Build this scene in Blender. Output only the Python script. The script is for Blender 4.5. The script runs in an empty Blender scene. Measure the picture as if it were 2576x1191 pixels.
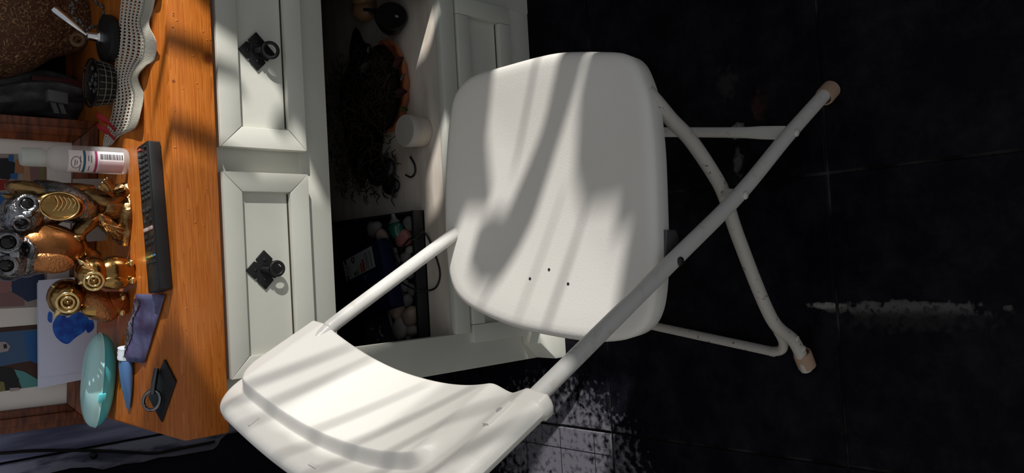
import bpy, bmesh, math, random
from mathutils import Vector, Matrix
random.seed(7)
V = Vector
SC = bpy.context.scene
COL = SC.collection

# ------------------------------------------------------------------ camera
H = 1.35                                     # eye height of the photographer (m)
F = 2040.0                                   # focal length in pixels of the 2576 px frame
PITCH, ROLL, YAW = 0.7710, 0.0237, 0.0466
fw = V((math.sin(YAW)*math.cos(PITCH), math.cos(YAW)*math.cos(PITCH), -math.sin(PITCH)))
r0 = V((math.cos(YAW), -math.sin(YAW), 0))
d0 = fw.cross(r0)
RX = r0*math.cos(ROLL) + d0*math.sin(ROLL)
DX = -r0*math.sin(ROLL) + d0*math.cos(ROLL)
cam_d = bpy.data.cameras.new('camera')
cam = bpy.data.objects.new('camera', cam_d)
COL.objects.link(cam)
cam_d.sensor_fit = 'HORIZONTAL'
cam_d.sensor_width = 36.0
cam_d.lens = F/2576*36.0
cam_d.clip_start = 0.02
m3 = Matrix((DX, RX, -fw)).transposed()      # the phone was held upright: the picture lies on its side
cam.matrix_world = Matrix.Translation((0, 0, H)) @ m3.to_4x4()
SC.camera = cam

def ray(px, py):
    u, v = (1191-py-595.5)/F, (px-1288)/F
    return RX*u + DX*v + fw
def at(px, py, axis, val):
    d = ray(px, py); o = V((0, 0, H)); return o + d*((val-o[axis])/d[axis])
def at_plane(px, py, p, n):
    d = ray(px, py); o = V((0, 0, H)); return o + d*((p-o).dot(n)/d.dot(n))

# ------------------------------------------------------------------ light and exposure
SC.view_settings.view_transform = 'Standard'
SC.view_settings.look = 'None'
SC.view_settings.gamma = 1.0
SC.view_settings.use_curve_mapping = False
SC.view_settings.exposure = 0.0
world = bpy.data.worlds.new('sky'); SC.world = world
world.use_nodes = True
bg = world.node_tree.nodes['Background']
bg.inputs[0].default_value = (0.92, 0.96, 1.0, 1)
bg.inputs[1].default_value = 0.31
SUN = V((-1.75, 1.0, -0.78)).normalized()
sun_d = bpy.data.lights.new('sun', 'SUN'); sun_d.energy = 5.4; sun_d.angle = math.radians(0.5)
sun_d.color = (1.0, 0.975, 0.93)
sun = bpy.data.objects.new('sun', sun_d); COL.objects.link(sun)
sun.location = (4, -2, 3); sun.rotation_euler = SUN.to_track_quat('-Z', 'Y').to_euler()

# ------------------------------------------------------------------ materials
MAT = {}
def M(name, col, rough=0.5, metal=0.0, spec=0.5, noise=None, bump=None, trans=0.0, alpha=None, ior=1.45, stretch=(1, 1, 1)):
    """col: rgb; noise: (scale, rgb2, lo, hi); bump: (scale, strength)"""
    if name in MAT: return MAT[name]
    m = bpy.data.materials.new(name); m.use_nodes = True
    nt = m.node_tree; b = nt.nodes['Principled BSDF']
    b.inputs['Base Color'].default_value = (*col, 1)
    b.inputs['Roughness'].default_value = rough
    b.inputs['Metallic'].default_value = metal
    b.inputs['Specular IOR Level'].default_value = spec
    b.inputs['IOR'].default_value = ior
    if trans: b.inputs['Transmission Weight'].default_value = trans
    if alpha is not None: b.inputs['Alpha'].default_value = alpha
    if noise or bump:
        tc = nt.nodes.new('ShaderNodeTexCoord'); mp = nt.nodes.new('ShaderNodeMapping')
        mp.inputs['Scale'].default_value = stretch
        nt.links.new(tc.outputs['Object'], mp.inputs['Vector'])
    if noise:
        n = nt.nodes.new('ShaderNodeTexNoise'); n.inputs['Scale'].default_value = noise[0]; n.inputs['Detail'].default_value = 6
        nt.links.new(mp.outputs[0], n.inputs['Vector'])
        r = nt.nodes.new('ShaderNodeValToRGB')
        r.color_ramp.elements[0].position = noise[2]; r.color_ramp.elements[1].position = noise[3]
        r.color_ramp.elements[0].color = (*noise[1], 1); r.color_ramp.elements[1].color = (*col, 1)
        nt.links.new(n.outputs['Fac'], r.inputs[0]); nt.links.new(r.outputs[0], b.inputs['Base Color'])
    if bump:
        n2 = nt.nodes.new('ShaderNodeTexNoise'); n2.inputs['Scale'].default_value = bump[0]; n2.inputs['Detail'].default_value = 4
        nt.links.new(mp.outputs[0], n2.inputs['Vector'])
        bp = nt.nodes.new('ShaderNodeBump'); bp.inputs['Strength'].default_value = bump[1]; bp.inputs['Distance'].default_value = 0.002
        nt.links.new(n2.outputs['Fac'], bp.inputs['Height']); nt.links.new(bp.outputs[0], b.inputs['Normal'])
    MAT[name] = m
    return m

def node_math(nt, op, a, b=None, c=None):
    n = nt.nodes.new('ShaderNodeMath'); n.operation = op
    for i, x in enumerate((a, b, c)):
        if x is None: continue
        if isinstance(x, (int, float)): n.inputs[i].default_value = x
        else: nt.links.new(x, n.inputs[i])
    return n.outputs[0]
def mix_rgb(nt, fac, a, b):
    n = nt.nodes.new('ShaderNodeMix'); n.data_type = 'RGBA'
    if isinstance(fac, (int, float)): n.inputs[0].default_value = fac
    else: nt.links.new(fac, n.inputs[0])
    for i, x in ((6, a), (7, b)):
        if isinstance(x, tuple): n.inputs[i].default_value = (*x, 1)
        else: nt.links.new(x, n.inputs[i])
    return n.outputs[2]

def pine_material(name, knots):
    m = bpy.data.materials.new(name); m.use_nodes = True
    nt = m.node_tree; b = nt.nodes['Principled BSDF']
    geo = nt.nodes.new('ShaderNodeNewGeometry')
    mp = nt.nodes.new('ShaderNodeMapping'); mp.inputs['Scale'].default_value = (1.1, 9, 30)
    nt.links.new(geo.outputs['Position'], mp.inputs['Vector'])
    n = nt.nodes.new('ShaderNodeTexNoise'); n.inputs['Scale'].default_value = 3.0; n.inputs['Detail'].default_value = 3; n.inputs['Distortion'].default_value = 0.6
    nt.links.new(mp.outputs[0], n.inputs['Vector'])
    ring = node_math(nt, 'FRACT', node_math(nt, 'MULTIPLY', n.outputs['Fac'], 9.0))
    rr = nt.nodes.new('ShaderNodeValToRGB')
    e = rr.color_ramp.elements
    e[0].position = 0.0; e[0].color = (0.61, 0.200, 0.032, 1)
    e[1].position = 1.0; e[1].color = (0.40, 0.105, 0.014, 1)
    x = e.new(0.72); x.color = (0.50, 0.135, 0.018, 1)
    nt.links.new(ring, rr.inputs[0])
    mp2 = nt.nodes.new('ShaderNodeMapping'); mp2.inputs['Scale'].default_value = (6, 160, 220)
    nt.links.new(geo.outputs['Position'], mp2.inputs['Vector'])
    f = nt.nodes.new('ShaderNodeTexNoise'); f.inputs['Scale'].default_value = 2.0; f.inputs['Detail'].default_value = 4
    nt.links.new(mp2.outputs[0], f.inputs['Vector'])
    col = mix_rgb(nt, node_math(nt, 'MULTIPLY', f.outputs['Fac'], 0.35), rr.outputs[0], (0.33, 0.085, 0.012))
    for kx, kz, kr in knots:
        sx = nt.nodes.new('ShaderNodeSeparateXYZ'); nt.links.new(geo.outputs['Position'], sx.inputs[0])
        dx = node_math(nt, 'SUBTRACT', sx.outputs[0], kx); dz = node_math(nt, 'SUBTRACT', sx.outputs[2], kz)
        d = node_math(nt, 'SQRT', node_math(nt, 'ADD', node_math(nt, 'MULTIPLY', dx, dx), node_math(nt, 'MULTIPLY', dz, dz)))
        d = node_math(nt, 'ADD', d, node_math(nt, 'MULTIPLY', f.outputs['Fac'], kr*0.3))
        mr = nt.nodes.new('ShaderNodeMapRange'); mr.inputs[1].default_value = kr*0.55; mr.inputs[2].default_value = kr*1.25
        mr.inputs[3].default_value = 0.9; mr.inputs[4].default_value = 0.0
        nt.links.new(d, mr.inputs[0])
        col = mix_rgb(nt, mr.outputs[0], col, (0.16, 0.035, 0.008))
    nt.links.new(col, b.inputs['Base Color'])
    b.inputs['Roughness'].default_value = 0.32
    b.inputs['Specular IOR Level'].default_value = 0.4
    MAT[name] = m
    return m

def squiggle_material(name, dark, light, scale, width):
    m = bpy.data.materials.new(name); m.use_nodes = True
    nt = m.node_tree; b = nt.nodes['Principled BSDF']
    tc = nt.nodes.new('ShaderNodeTexCoord')
    n = nt.nodes.new('ShaderNodeTexNoise'); n.inputs['Scale'].default_value = scale; n.inputs['Detail'].default_value = 1.5; n.inputs['Distortion'].default_value = 1.2
    nt.links.new(tc.outputs['Object'], n.inputs['Vector'])
    a = node_math(nt, 'ABSOLUTE', node_math(nt, 'SUBTRACT', n.outputs['Fac'], 0.5))
    mr = nt.nodes.new('ShaderNodeMapRange'); mr.inputs[1].default_value = 0.0; mr.inputs[2].default_value = width
    mr.inputs[3].default_value = 1.0; mr.inputs[4].default_value = 0.0
    nt.links.new(a, mr.inputs[0])
    nt.links.new(mix_rgb(nt, mr.outputs[0], dark, light), b.inputs['Base Color'])
    bp = nt.nodes.new('ShaderNodeBump'); bp.inputs['Strength'].default_value = 0.8; bp.inputs['Distance'].default_value = 0.003
    nt.links.new(mr.outputs[0], bp.inputs['Height']); nt.links.new(bp.outputs[0], b.inputs['Normal'])
    b.inputs['Roughness'].default_value = 0.7
    MAT[name] = m
    return m

def tile_material():
    m = bpy.data.materials.new('black_tile'); m.use_nodes = True
    nt = m.node_tree; b = nt.nodes['Principled BSDF']
    geo = nt.nodes.new('ShaderNodeNewGeometry')
    n = nt.nodes.new('ShaderNodeTexNoise'); n.inputs['Scale'].default_value = 9; n.inputs['Detail'].default_value = 8; n.inputs['Roughness'].default_value = 0.75
    nt.links.new(geo.outputs['Position'], n.inputs['Vector'])
    r = nt.nodes.new('ShaderNodeValToRGB'); e = r.color_ramp.elements
    e[0].position = 0.44; e[0].color = (0.0022, 0.0022, 0.0045, 1)
    e[1].position = 0.66; e[1].color = (0.011, 0.011, 0.015, 1)
    nt.links.new(n.outputs['Fac'], r.inputs[0])
    col = r.outputs[0]
    # worn scuffs on the tiles; the first, dusty, also paints the sun patch brighter: (x, y, half length x, half length y, colour)
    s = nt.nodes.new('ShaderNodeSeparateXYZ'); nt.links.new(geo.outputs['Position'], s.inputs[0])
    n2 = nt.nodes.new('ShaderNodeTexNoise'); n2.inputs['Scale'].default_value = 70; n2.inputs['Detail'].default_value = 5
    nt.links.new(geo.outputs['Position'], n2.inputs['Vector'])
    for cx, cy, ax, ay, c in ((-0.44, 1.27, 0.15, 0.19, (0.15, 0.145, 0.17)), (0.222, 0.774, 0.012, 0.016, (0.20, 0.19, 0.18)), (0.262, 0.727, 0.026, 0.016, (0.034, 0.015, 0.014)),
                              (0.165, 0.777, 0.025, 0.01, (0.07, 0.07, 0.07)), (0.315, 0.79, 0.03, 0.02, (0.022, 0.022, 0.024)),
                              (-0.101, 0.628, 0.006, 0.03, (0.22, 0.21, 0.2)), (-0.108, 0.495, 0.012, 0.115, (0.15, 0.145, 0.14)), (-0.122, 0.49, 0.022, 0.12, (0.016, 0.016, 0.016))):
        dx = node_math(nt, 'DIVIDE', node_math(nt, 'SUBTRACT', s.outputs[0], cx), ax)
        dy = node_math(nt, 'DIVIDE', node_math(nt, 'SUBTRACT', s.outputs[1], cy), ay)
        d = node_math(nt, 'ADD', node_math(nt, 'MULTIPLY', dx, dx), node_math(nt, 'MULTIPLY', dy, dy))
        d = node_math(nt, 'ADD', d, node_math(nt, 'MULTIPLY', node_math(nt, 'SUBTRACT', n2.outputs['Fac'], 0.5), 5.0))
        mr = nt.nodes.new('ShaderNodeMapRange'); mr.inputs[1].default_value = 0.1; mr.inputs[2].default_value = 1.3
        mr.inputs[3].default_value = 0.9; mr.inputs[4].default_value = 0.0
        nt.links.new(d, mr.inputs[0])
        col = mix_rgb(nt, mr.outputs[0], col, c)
    nt.links.new(col, b.inputs['Base Color'])
    b.inputs['Roughness'].default_value = 0.42
    b.inputs['Specular IOR Level'].default_value = 0.06
    bp = nt.nodes.new('ShaderNodeBump'); bp.inputs['Strength'].default_value = 0.35; bp.inputs['Distance'].default_value = 0.002
    nt.links.new(n.outputs['Fac'], bp.inputs['Height']); nt.links.new(bp.outputs[0], b.inputs['Normal'])
    MAT['tile'] = m
    return m

white_paint = M('white_paint', (0.64, 0.64, 0.575), 0.5, spec=0.3, noise=(5, (0.58, 0.575, 0.51), 0.35, 0.6), bump=(90, 0.08))
worn_paint = M('worn_paint', (0.66, 0.59, 0.52), 0.6, spec=0.2, noise=(14, (0.52, 0.45, 0.38), 0.38, 0.62), bump=(120, 0.15), stretch=(0.4, 2, 1))
inside_shade = M('inside_shade', (0.012, 0.011, 0.012), 0.8, spec=0.1)  # near-black colour stands in for the shelf interior's deep shade
grime = M('grime', (0.05, 0.04, 0.03), 0.9, spec=0.1)
iron = M('black_iron', (0.016, 0.016, 0.017), 0.42, metal=0.3, spec=0.5, bump=(160, 0.4))
chair_white = M('chair_white', (0.72, 0.70, 0.66), 0.38, spec=0.35, bump=(420, 0.12), noise=(3, (0.69, 0.665, 0.61), 0.3, 0.6))
tube_white = M('tube_white', (0.55, 0.54, 0.515), 0.35, spec=0.4, noise=(60, (0.50, 0.47, 0.42), 0.3, 0.42))
tube_worn = M('tube_worn', (0.45, 0.425, 0.39), 0.45, spec=0.3, noise=(95, (0.10, 0.08, 0.07), 0.30, 0.36))
rubber_tan = M('rubber_tan', (0.36, 0.24, 0.17), 0.75, spec=0.2)
steel_dark = M('steel_dark', (0.11, 0.11, 0.115), 0.45, metal=0.7)
chrome = M('chrome', (0.75, 0.76, 0.78), 0.12, metal=1.0)
black_plastic = M('black_plastic', (0.014, 0.014, 0.015), 0.4, spec=0.4)
black_cloth = M('black_cloth', (0.006, 0.006, 0.010), 0.95, spec=0.05, bump=(60, 0.3))
plank_paint = M('plank_paint', (0.36, 0.37, 0.56), 0.75, spec=0.15, noise=(7, (0.15, 0.158, 0.26), 0.38, 0.62), stretch=(6, 6, 0.7))
plank_bare = M('plank_worn', (0.36, 0.37, 0.50), 0.75, spec=0.15, noise=(18, (0.12, 0.125, 0.20), 0.40, 0.55), stretch=(3, 3, 0.8))
wall_dark = M('wall_dark', (0.015, 0.013, 0.014), 0.9, spec=0.1)
wall_plain = M('wall_plain', (0.30, 0.29, 0.27), 0.8, spec=0.1)
grout = M('grout', (0.045, 0.045, 0.045), 0.8, spec=0.05, noise=(9, (0.006, 0.006, 0.006), 0.48, 0.66))
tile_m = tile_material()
gold = M('gold_glaze', (0.46, 0.29, 0.10), 0.2, metal=1.0, bump=(90, 0.35), noise=(25, (0.28, 0.15, 0.05), 0.35, 0.6))
gold_ring = M('gold_relief', (0.80, 0.60, 0.28), 0.16, metal=1.0)
bronze = M('bronze_glaze', (0.36, 0.22, 0.09), 0.28, metal=0.95, bump=(75, 2.0), stretch=(1, 1, 0.3), noise=(40, (0.10, 0.05, 0.02), 0.38, 0.58))
copper = M('copper_glaze', (0.30, 0.12, 0.035), 0.32, metal=0.8, bump=(60, 0.6), noise=(20, (0.16, 0.06, 0.02), 0.35, 0.6))
silver = M('silver_glaze', (0.30, 0.30, 0.32), 0.24, metal=1.0, bump=(130, 1.4), noise=(50, (0.08, 0.08, 0.085), 0.36, 0.56))
amber_glitter = M('amber_glitter', (0.42, 0.17, 0.06), 0.22, metal=0.8, bump=(240, 1.0))
pupil_m = M('pupil_black', (0.006, 0.006, 0.006), 0.25)
frame_wood = M('frame_wood', (0.22, 0.055, 0.016), 0.35, noise=(20, (0.07, 0.018, 0.008), 0.35, 0.65), stretch=(1, 1, 6))
mat_board = M('mat_board', (0.72, 0.67, 0.63), 0.9, spec=0.05)
card_white = M('card_white', (0.66, 0.68, 0.86), 0.85, spec=0.1)
paint_blue = M('paint_blue', (0.010, 0.06, 0.42), 0.5, noise=(60, (0.02, 0.17, 0.7), 0.35, 0.6))
clear_plastic = M('clear_plastic', (0.80, 0.82, 0.82), 0.08, alpha=0.30, ior=1.45, spec=0.7)
frosted = M('frosted_cap', (0.70, 0.76, 0.72), 0.35, alpha=0.6)
label_white = M('label_white', (0.85, 0.84, 0.86), 0.6)
ink = M('ink', (0.02, 0.02, 0.025), 0.6)
ink_grey = M('ink_grey', (0.10, 0.10, 0.13), 0.6)
teal_band = M('teal_band', (0.02, 0.14, 0.24), 0.5)
pink_band = M('pink_band', (0.42, 0.05, 0.16), 0.5)
pink_panel = M('pink_panel', (0.66, 0.52, 0.58), 0.6)
teal_case = M('teal_case', (0.10, 0.56, 0.62), 0.12, spec=0.6)
teal_pale = M('teal_pale', (0.48, 0.80, 0.80), 0.15, spec=0.6)
film = M('clear_film', (0.8, 0.85, 0.95), 0.08, alpha=0.16)
blue_pack = M('blue_pack', (0.13, 0.14, 0.27), 0.35, noise=(24, (0.07, 0.05, 0.12), 0.4, 0.62))
grey_pack = M('grey_pack', (0.16, 0.15, 0.2), 0.4, noise=(50, (0.05, 0.03, 0.06), 0.4, 0.58))
lace = M('cream_lace', (0.76, 0.73, 0.64), 0.85, spec=0.1, bump=(300, 0.4))
terracotta = M('terracotta', (0.30, 0.088, 0.030), 0.6, bump=(60, 0.3))
twig_m = M('dry_twig', (0.030, 0.022, 0.017), 0.8, spec=0.15)
leaf_red = M('dry_leaf_red', (0.05, 0.014, 0.014), 0.6)
leaf_green = M('dry_leaf_olive', (0.075, 0.07, 0.02), 0.6)
leaf_grey = M('dry_leaf_grey', (0.10, 0.095, 0.085), 0.7)
tan_leather = M('tan_leather', (0.26, 0.14, 0.07), 0.4)
cream_cap = M('cream_plastic', (0.50, 0.44, 0.37), 0.55)
stone_grey = M('stone_grey', (0.20, 0.19, 0.185), 0.7, noise=(30, (0.12, 0.115, 0.11), 0.35, 0.65), bump=(60, 0.4))
stone_pale = M('stone_pale', (0.33, 0.30, 0.28), 0.7, noise=(30, (0.22, 0.2, 0.19), 0.35, 0.65), bump=(60, 0.4))
stone_tan = M('stone_tan', (0.40, 0.30, 0.24), 0.7, noise=(24, (0.28, 0.2, 0.16), 0.35, 0.65), bump=(60, 0.4))
stone_pink = M('stone_pink', (0.40, 0.19, 0.17), 0.65, noise=(40, (0.22, 0.07, 0.06), 0.35, 0.6), bump=(60, 0.6))
navy_card = M('navy_card', (0.008, 0.010, 0.035), 0.6, spec=0.15)
green_glass = M('green_glass', (0.012, 0.075, 0.055), 0.08, spec=0.6)
print_cyan = M('print_cyan', (0.035, 0.10, 0.14), 0.6)
energy_red = M('energy_red', (0.25, 0.008, 0.012), 0.6)
energy_orange = M('energy_orange', (0.35, 0.06, 0.012), 0.6)
energy_yellow = M('energy_yellow', (0.33, 0.26, 0.05), 0.6)
key_rubber = M('key_rubber', (0.028, 0.03, 0.032), 0.5, spec=0.5)
key_red = M('key_red', (0.55, 0.10, 0.08), 0.5)
key_white = M('key_pale', (0.55, 0.42, 0.38), 0.5)
key_yellow = M('key_yellow', (0.55, 0.42, 0.06), 0.5)
key_blue = M('key_blue', (0.06, 0.25, 0.5), 0.5)
key_green = M('key_green', (0.1, 0.35, 0.14), 0.5)
red_fabric = M('red_fabric', (0.36, 0.012, 0.02), 0.6)
grey_fabric = M('grey_fabric', (0.13, 0.13, 0.135), 0.8, noise=(40, (0.07, 0.07, 0.075), 0.4, 0.6))
grey_box = M('grey_box', (0.14, 0.14, 0.145), 0.6)
maroon = M('maroon_strip', (0.08, 0.014, 0.014), 0.6)
bark_m = squiggle_material('bark_squiggle', (0.075, 0.028, 0.012), (0.48, 0.28, 0.13), 95, 0.06)
blocker_green = M('blocker_leaf_green', (0.05, 0.14, 0.03), 0.5)
blocker_clay = M('blocker_pot_clay', (0.35, 0.15, 0.08), 0.7)

# ------------------------------------------------------------------ geometry helpers
class MB:
    def __init__(s): s.v = []; s.f = []
    def add(s, vs, fs):
        o = len(s.v); s.v += [V(x) for x in vs]; s.f += [tuple(i+o for i in f) for f in fs]; return s
    def box(s, x0, x1, y0, y1, z0, z1):
        vs = [(x, y, z) for z in (z0, z1) for y in (y0, y1) for x in (x0, x1)]
        return s.add(vs, [(0, 2, 3, 1), (4, 5, 7, 6), (0, 1, 5, 4), (2, 6, 7, 3), (0, 4, 6, 2), (1, 3, 7, 5)])
    def obox(s, c, ax, ay, az):
        """box with centre and three half-axis vectors"""
        c = V(c); vs = [c + ax*i + ay*j + az*k for k in (-1, 1) for j in (-1, 1) for i in (-1, 1)]
        return s.add(vs, [(0, 2, 3, 1), (4, 5, 7, 6), (0, 1, 5, 4), (2, 6, 7, 3), (0, 4, 6, 2), (1, 3, 7, 5)])
    def prism(s, poly, off):
        """closed 3-D polygon extruded by vector off"""
        n = len(poly); off = V(off)
        vs = [V(p) for p in poly] + [V(p)+off for p in poly]
        fs = [tuple(range(n-1, -1, -1)), tuple(range(n, 2*n))]
        fs += [(i, (i+1) % n, n+(i+1) % n, n+i) for i in range(n)]
        return s.add(vs, fs)
    def tube(s, path, r, n=12, cap=True, flat=None):
        path = [V(p) for p in path]; m = len(path); rs = r if isinstance(r, (list, tuple)) else [r]*m
        vs = []; up = None
        for i, p in enumerate(path):
            t = (path[min(i+1, m-1)]-path[max(i-1, 0)])
            t = t.normalized() if t.length > 1e-9 else V((0, 0, 1))
            if up is None:
                up = V((0, 0, 1)) if abs(t.z) < 0.9 else V((0, 1, 0))
            a = t.cross(up)
            if a.length < 1e-6: a = t.cross(V((1, 0, 0)))
            a.normalize(); b = a.cross(t).normalized(); up = b
            fa = flat[i] if flat else (1, 1)
            for k in range(n):
                w = 2*math.pi*k/n; vs.append(p + a*math.cos(w)*rs[i]*fa[0] + b*math.sin(w)*rs[i]*fa[1])
        fs = [(i*n+k, i*n+(k+1) % n, (i+1)*n+(k+1) % n, (i+1)*n+k) for i in range(m-1) for k in range(n)]
        if cap: fs += [tuple(range(n-1, -1, -1)), tuple(range((m-1)*n, m*n))]
        return s.add(vs, fs)
    def lathe(s, base, axis, prof, n=28, sx=1.0, side=None):
        """prof: (radius, height along axis)"""
        base = V(base); axis = V(axis).normalized()
        a = V(side) if side is not None else (axis.cross(V((0, 1, 0))) if abs(axis.y) < 0.9 else axis.cross(V((1, 0, 0))))
        a = (a-axis*a.dot(axis)).normalized(); b = axis.cross(a)
        vs = [base + axis*h + a*math.cos(2*math.pi*k/n)*r*sx + b*math.sin(2*math.pi*k/n)*r for r, h in prof for k in range(n)]
        m = len(prof)
        fs = [(i*n+k, i*n+(k+1) % n, (i+1)*n+(k+1) % n, (i+1)*n+k) for i in range(m-1) for k in range(n)]
        fs += [tuple(range(n-1, -1, -1)), tuple(range((m-1)*n, m*n))]
        return s.add(vs, fs)
    def ell(s, c, ax, ay, az, nu=20, nv=12):
        c = V(c); ax, ay, az = V(ax), V(ay), V(az)
        vs = [c+az]; 
        for j in range(1, nv):
            p = math.pi*j/nv
            for i in range(nu):
                q = 2*math.pi*i/nu; vs.append(c + ax*math.cos(q)*math.sin(p) + ay*math.sin(q)*math.sin(p) + az*math.cos(p))
        vs.append(c-az); fs = [(0, 1+i, 1+(i+1) % nu) for i in range(nu)]
        for j in range(nv-2):
            for i in range(nu):
                a = 1+j*nu+i; b = 1+j*nu+(i+1) % nu; fs.append((a, a+nu, b+nu, b))
        L = len(vs)-1; o = 1+(nv-2)*nu
        fs += [(L, o+(i+1) % nu, o+i) for i in range(nu)]
        return s.add(vs, fs)
    def torus(s, c, nrm, R, r, n=32, k=10, ratio=1.0):
        nrm = V(nrm).normalized(); a = nrm.cross(V((0, 0, 1)))
        if a.length < 1e-3: a = V((1, 0, 0))
        a.normalize(); b = nrm.cross(a)
        vs = []
        for i in range(n):
            w = 2*math.pi*i/n; d = a*math.cos(w) + b*math.sin(w)*ratio
            for j in range(k):
                q = 2*math.pi*j/k; vs.append(V(c) + d*(R+r*math.cos(q)) + nrm*r*math.sin(q))
        fs = [(i*k+j, ((i+1) % n)*k+j, ((i+1) % n)*k+(j+1) % k, i*k+(j+1) % k) for i in range(n) for j in range(k)]
        return s.add(vs, fs)
    def grid(s, pts, closed_u=False):
        """pts[i][j] points -> quads"""
        nu, nv = len(pts), len(pts[0]); vs = [p for row in pts for p in row]
        fs = [(i*nv+j, ((i+1) % nu)*nv+j, ((i+1) % nu)*nv+j+1, i*nv+j+1) for i in range(nu if closed_u else nu-1) for j in range(nv-1)]
        return s.add(vs, fs)

def clampz(mb, z):
    for v in mb.v: v.z = max(v.z, z)
    return mb
def abs_loc(o):
    p = V((0, 0, 0))
    while o: p += V(o.location); o = o.parent
    return p
def build(name, mb, mat, parent=None, loc=None, smooth=True, bevel=0.0, angle=40):
    """one mesh object; vertices are given in room coordinates"""
    base = V(loc) if loc is not None else V((0, 0, 0))
    me = bpy.data.meshes.new(name)
    me.from_pydata([v-base for v in mb.v], [], mb.f); 
    bm = bmesh.new(); bm.from_mesh(me)
    bmesh.ops.recalc_face_normals(bm, faces=bm.faces[:])
    if bevel:
        es = [e for e in bm.edges if len(e.link_faces) == 2 and e.calc_face_angle(0) > 0.6]
        bmesh.ops.bevel(bm, geom=es, offset=bevel, segments=2, affect='EDGES', profile=0.5)
    if smooth:
        for f in bm.faces: f.smooth = True
        for e in bm.edges:
            if len(e.link_faces) == 2 and e.calc_face_angle(0) > math.radians(angle): e.smooth = False
    bm.to_mesh(me); bm.free()
    me.materials.append(mat)
    o = bpy.data.objects.new(name, me); COL.objects.link(o)
    if parent is not None:
        o.parent = parent; o.location = base - abs_loc(parent)
    else: o.location = base
    return o
def tag(o, label=None, cat=None, group=None, kind=None):
    for k, v in (('label', label), ('category', cat), ('group', group), ('kind', kind)):
        if v: o[k] = v
    return o
def thing(name, loc, label, cat, group=None):
    o = bpy.data.objects.new(name, None); COL.objects.link(o); o.location = V(loc); o.empty_display_size = 0.05
    return tag(o, label, cat, group)
def solid(name, mb, mat, loc, label, cat, group=None, **k):
    return tag(build(name, mb, mat, None, loc, **k), label, cat, group)
def crspline(pts, n=8, closed=False):
    pts = [V(p) for p in pts]; out = []; m = len(pts)
    rng = range(m) if closed else range(m-1)
    for i in rng:
        if closed: p0, p1, p2, p3 = (pts[(i+k) % m] for k in (-1, 0, 1, 2))
        else: p0, p1, p2, p3 = pts[max(i-1, 0)], pts[i], pts[i+1], pts[min(i+2, m-1)]
        for k in range(n):
            t = k/n
            out.append(0.5*((2*p1) + (p2-p0)*t + (2*p0-5*p1+4*p2-p3)*t*t + (3*p1-p0-3*p2+p3)*t**3))
    if not closed: out.append(pts[-1])
    return out
def text(name, body, c, xa, ya, size, mat, parent, depth=0.0002):
    cu = bpy.data.curves.new(name, 'FONT'); cu.body = body; cu.size = size; cu.align_x = 'CENTER'; cu.align_y = 'CENTER'; cu.extrude = depth
    cu.materials.append(mat)
    tmp = bpy.data.objects.new(name, cu); COL.objects.link(tmp); bpy.context.view_layer.update()
    me = bpy.data.meshes.new_from_object(tmp.evaluated_get(bpy.context.evaluated_depsgraph_get()))
    bpy.data.objects.remove(tmp); bpy.data.curves.remove(cu)
    o = bpy.data.objects.new(name, me); COL.objects.link(o)
    xa = V(xa).normalized(); za = xa.cross(V(ya)).normalized(); ya = za.cross(xa)
    o.parent = parent
    o.matrix_local = Matrix.Translation(V(c)-abs_loc(parent)) @ Matrix((xa, ya, za)).transposed().to_4x4()
    return o

# ------------------------------------------------------------------ the room
floor = tag(build('floor', MB().box(-2.4, 2.2, -1.2, 1.8, -0.05, -0.0035), grout), kind='structure')
TX, TY, TS, TH, G = 0.124, 0.610, 0.496, 0.508, 0.0028
def tile_mesh():
    x, y = TS/2-G, TH/2-G; b = 0.0015
    mb = MB()
    mb.add([(-x, -y, -0.02), (x, -y, -0.02), (x, y, -0.02), (-x, y, -0.02), (-x, -y, -b), (x, -y, -b), (x, y, -b), (-x, y, -b),
            (-x+b, -y+b, 0), (x-b, -y+b, 0), (x-b, y-b, 0), (-x+b, y-b, 0)],
           [(3, 2, 1, 0), (0, 1, 5, 4), (1, 2, 6, 5), (2, 3, 7, 6), (3, 0, 4, 7), (4, 5, 9, 8), (5, 6, 10, 9), (6, 7, 11, 10), (7, 4, 8, 11), (8, 9, 10, 11)])
    return mb
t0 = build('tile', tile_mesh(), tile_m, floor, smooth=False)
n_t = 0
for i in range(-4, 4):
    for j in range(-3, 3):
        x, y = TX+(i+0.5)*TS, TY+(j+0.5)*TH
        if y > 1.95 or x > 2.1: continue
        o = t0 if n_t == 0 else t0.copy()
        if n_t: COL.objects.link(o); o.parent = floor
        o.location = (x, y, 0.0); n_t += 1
# the pressed pattern of shallow lines inside the tile beside the cabinet
lines = MB()
for k in (0,):
    ox, oy = TX-TS, TY+TH*(k+1)
    for a in (0.05, 0.16, 0.27, 0.38):
        lines.box(ox-a-0.0008, ox-a+0.0008, oy+0.006 if k == 0 else oy+0.006, oy+TH-0.006, 0.0, 0.0004)
    for a in (0.05, 0.15, 0.26, 0.37, 0.46):
        lines.box(ox-TS+0.006, ox-0.006, oy+a-0.0008, oy+a+0.0008, 0.0, 0.0004)
tag(build('tile_lines', lines, M('line_dark', (0.004, 0.004, 0.008), 0.6), floor, smooth=False), kind='stuff')

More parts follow.
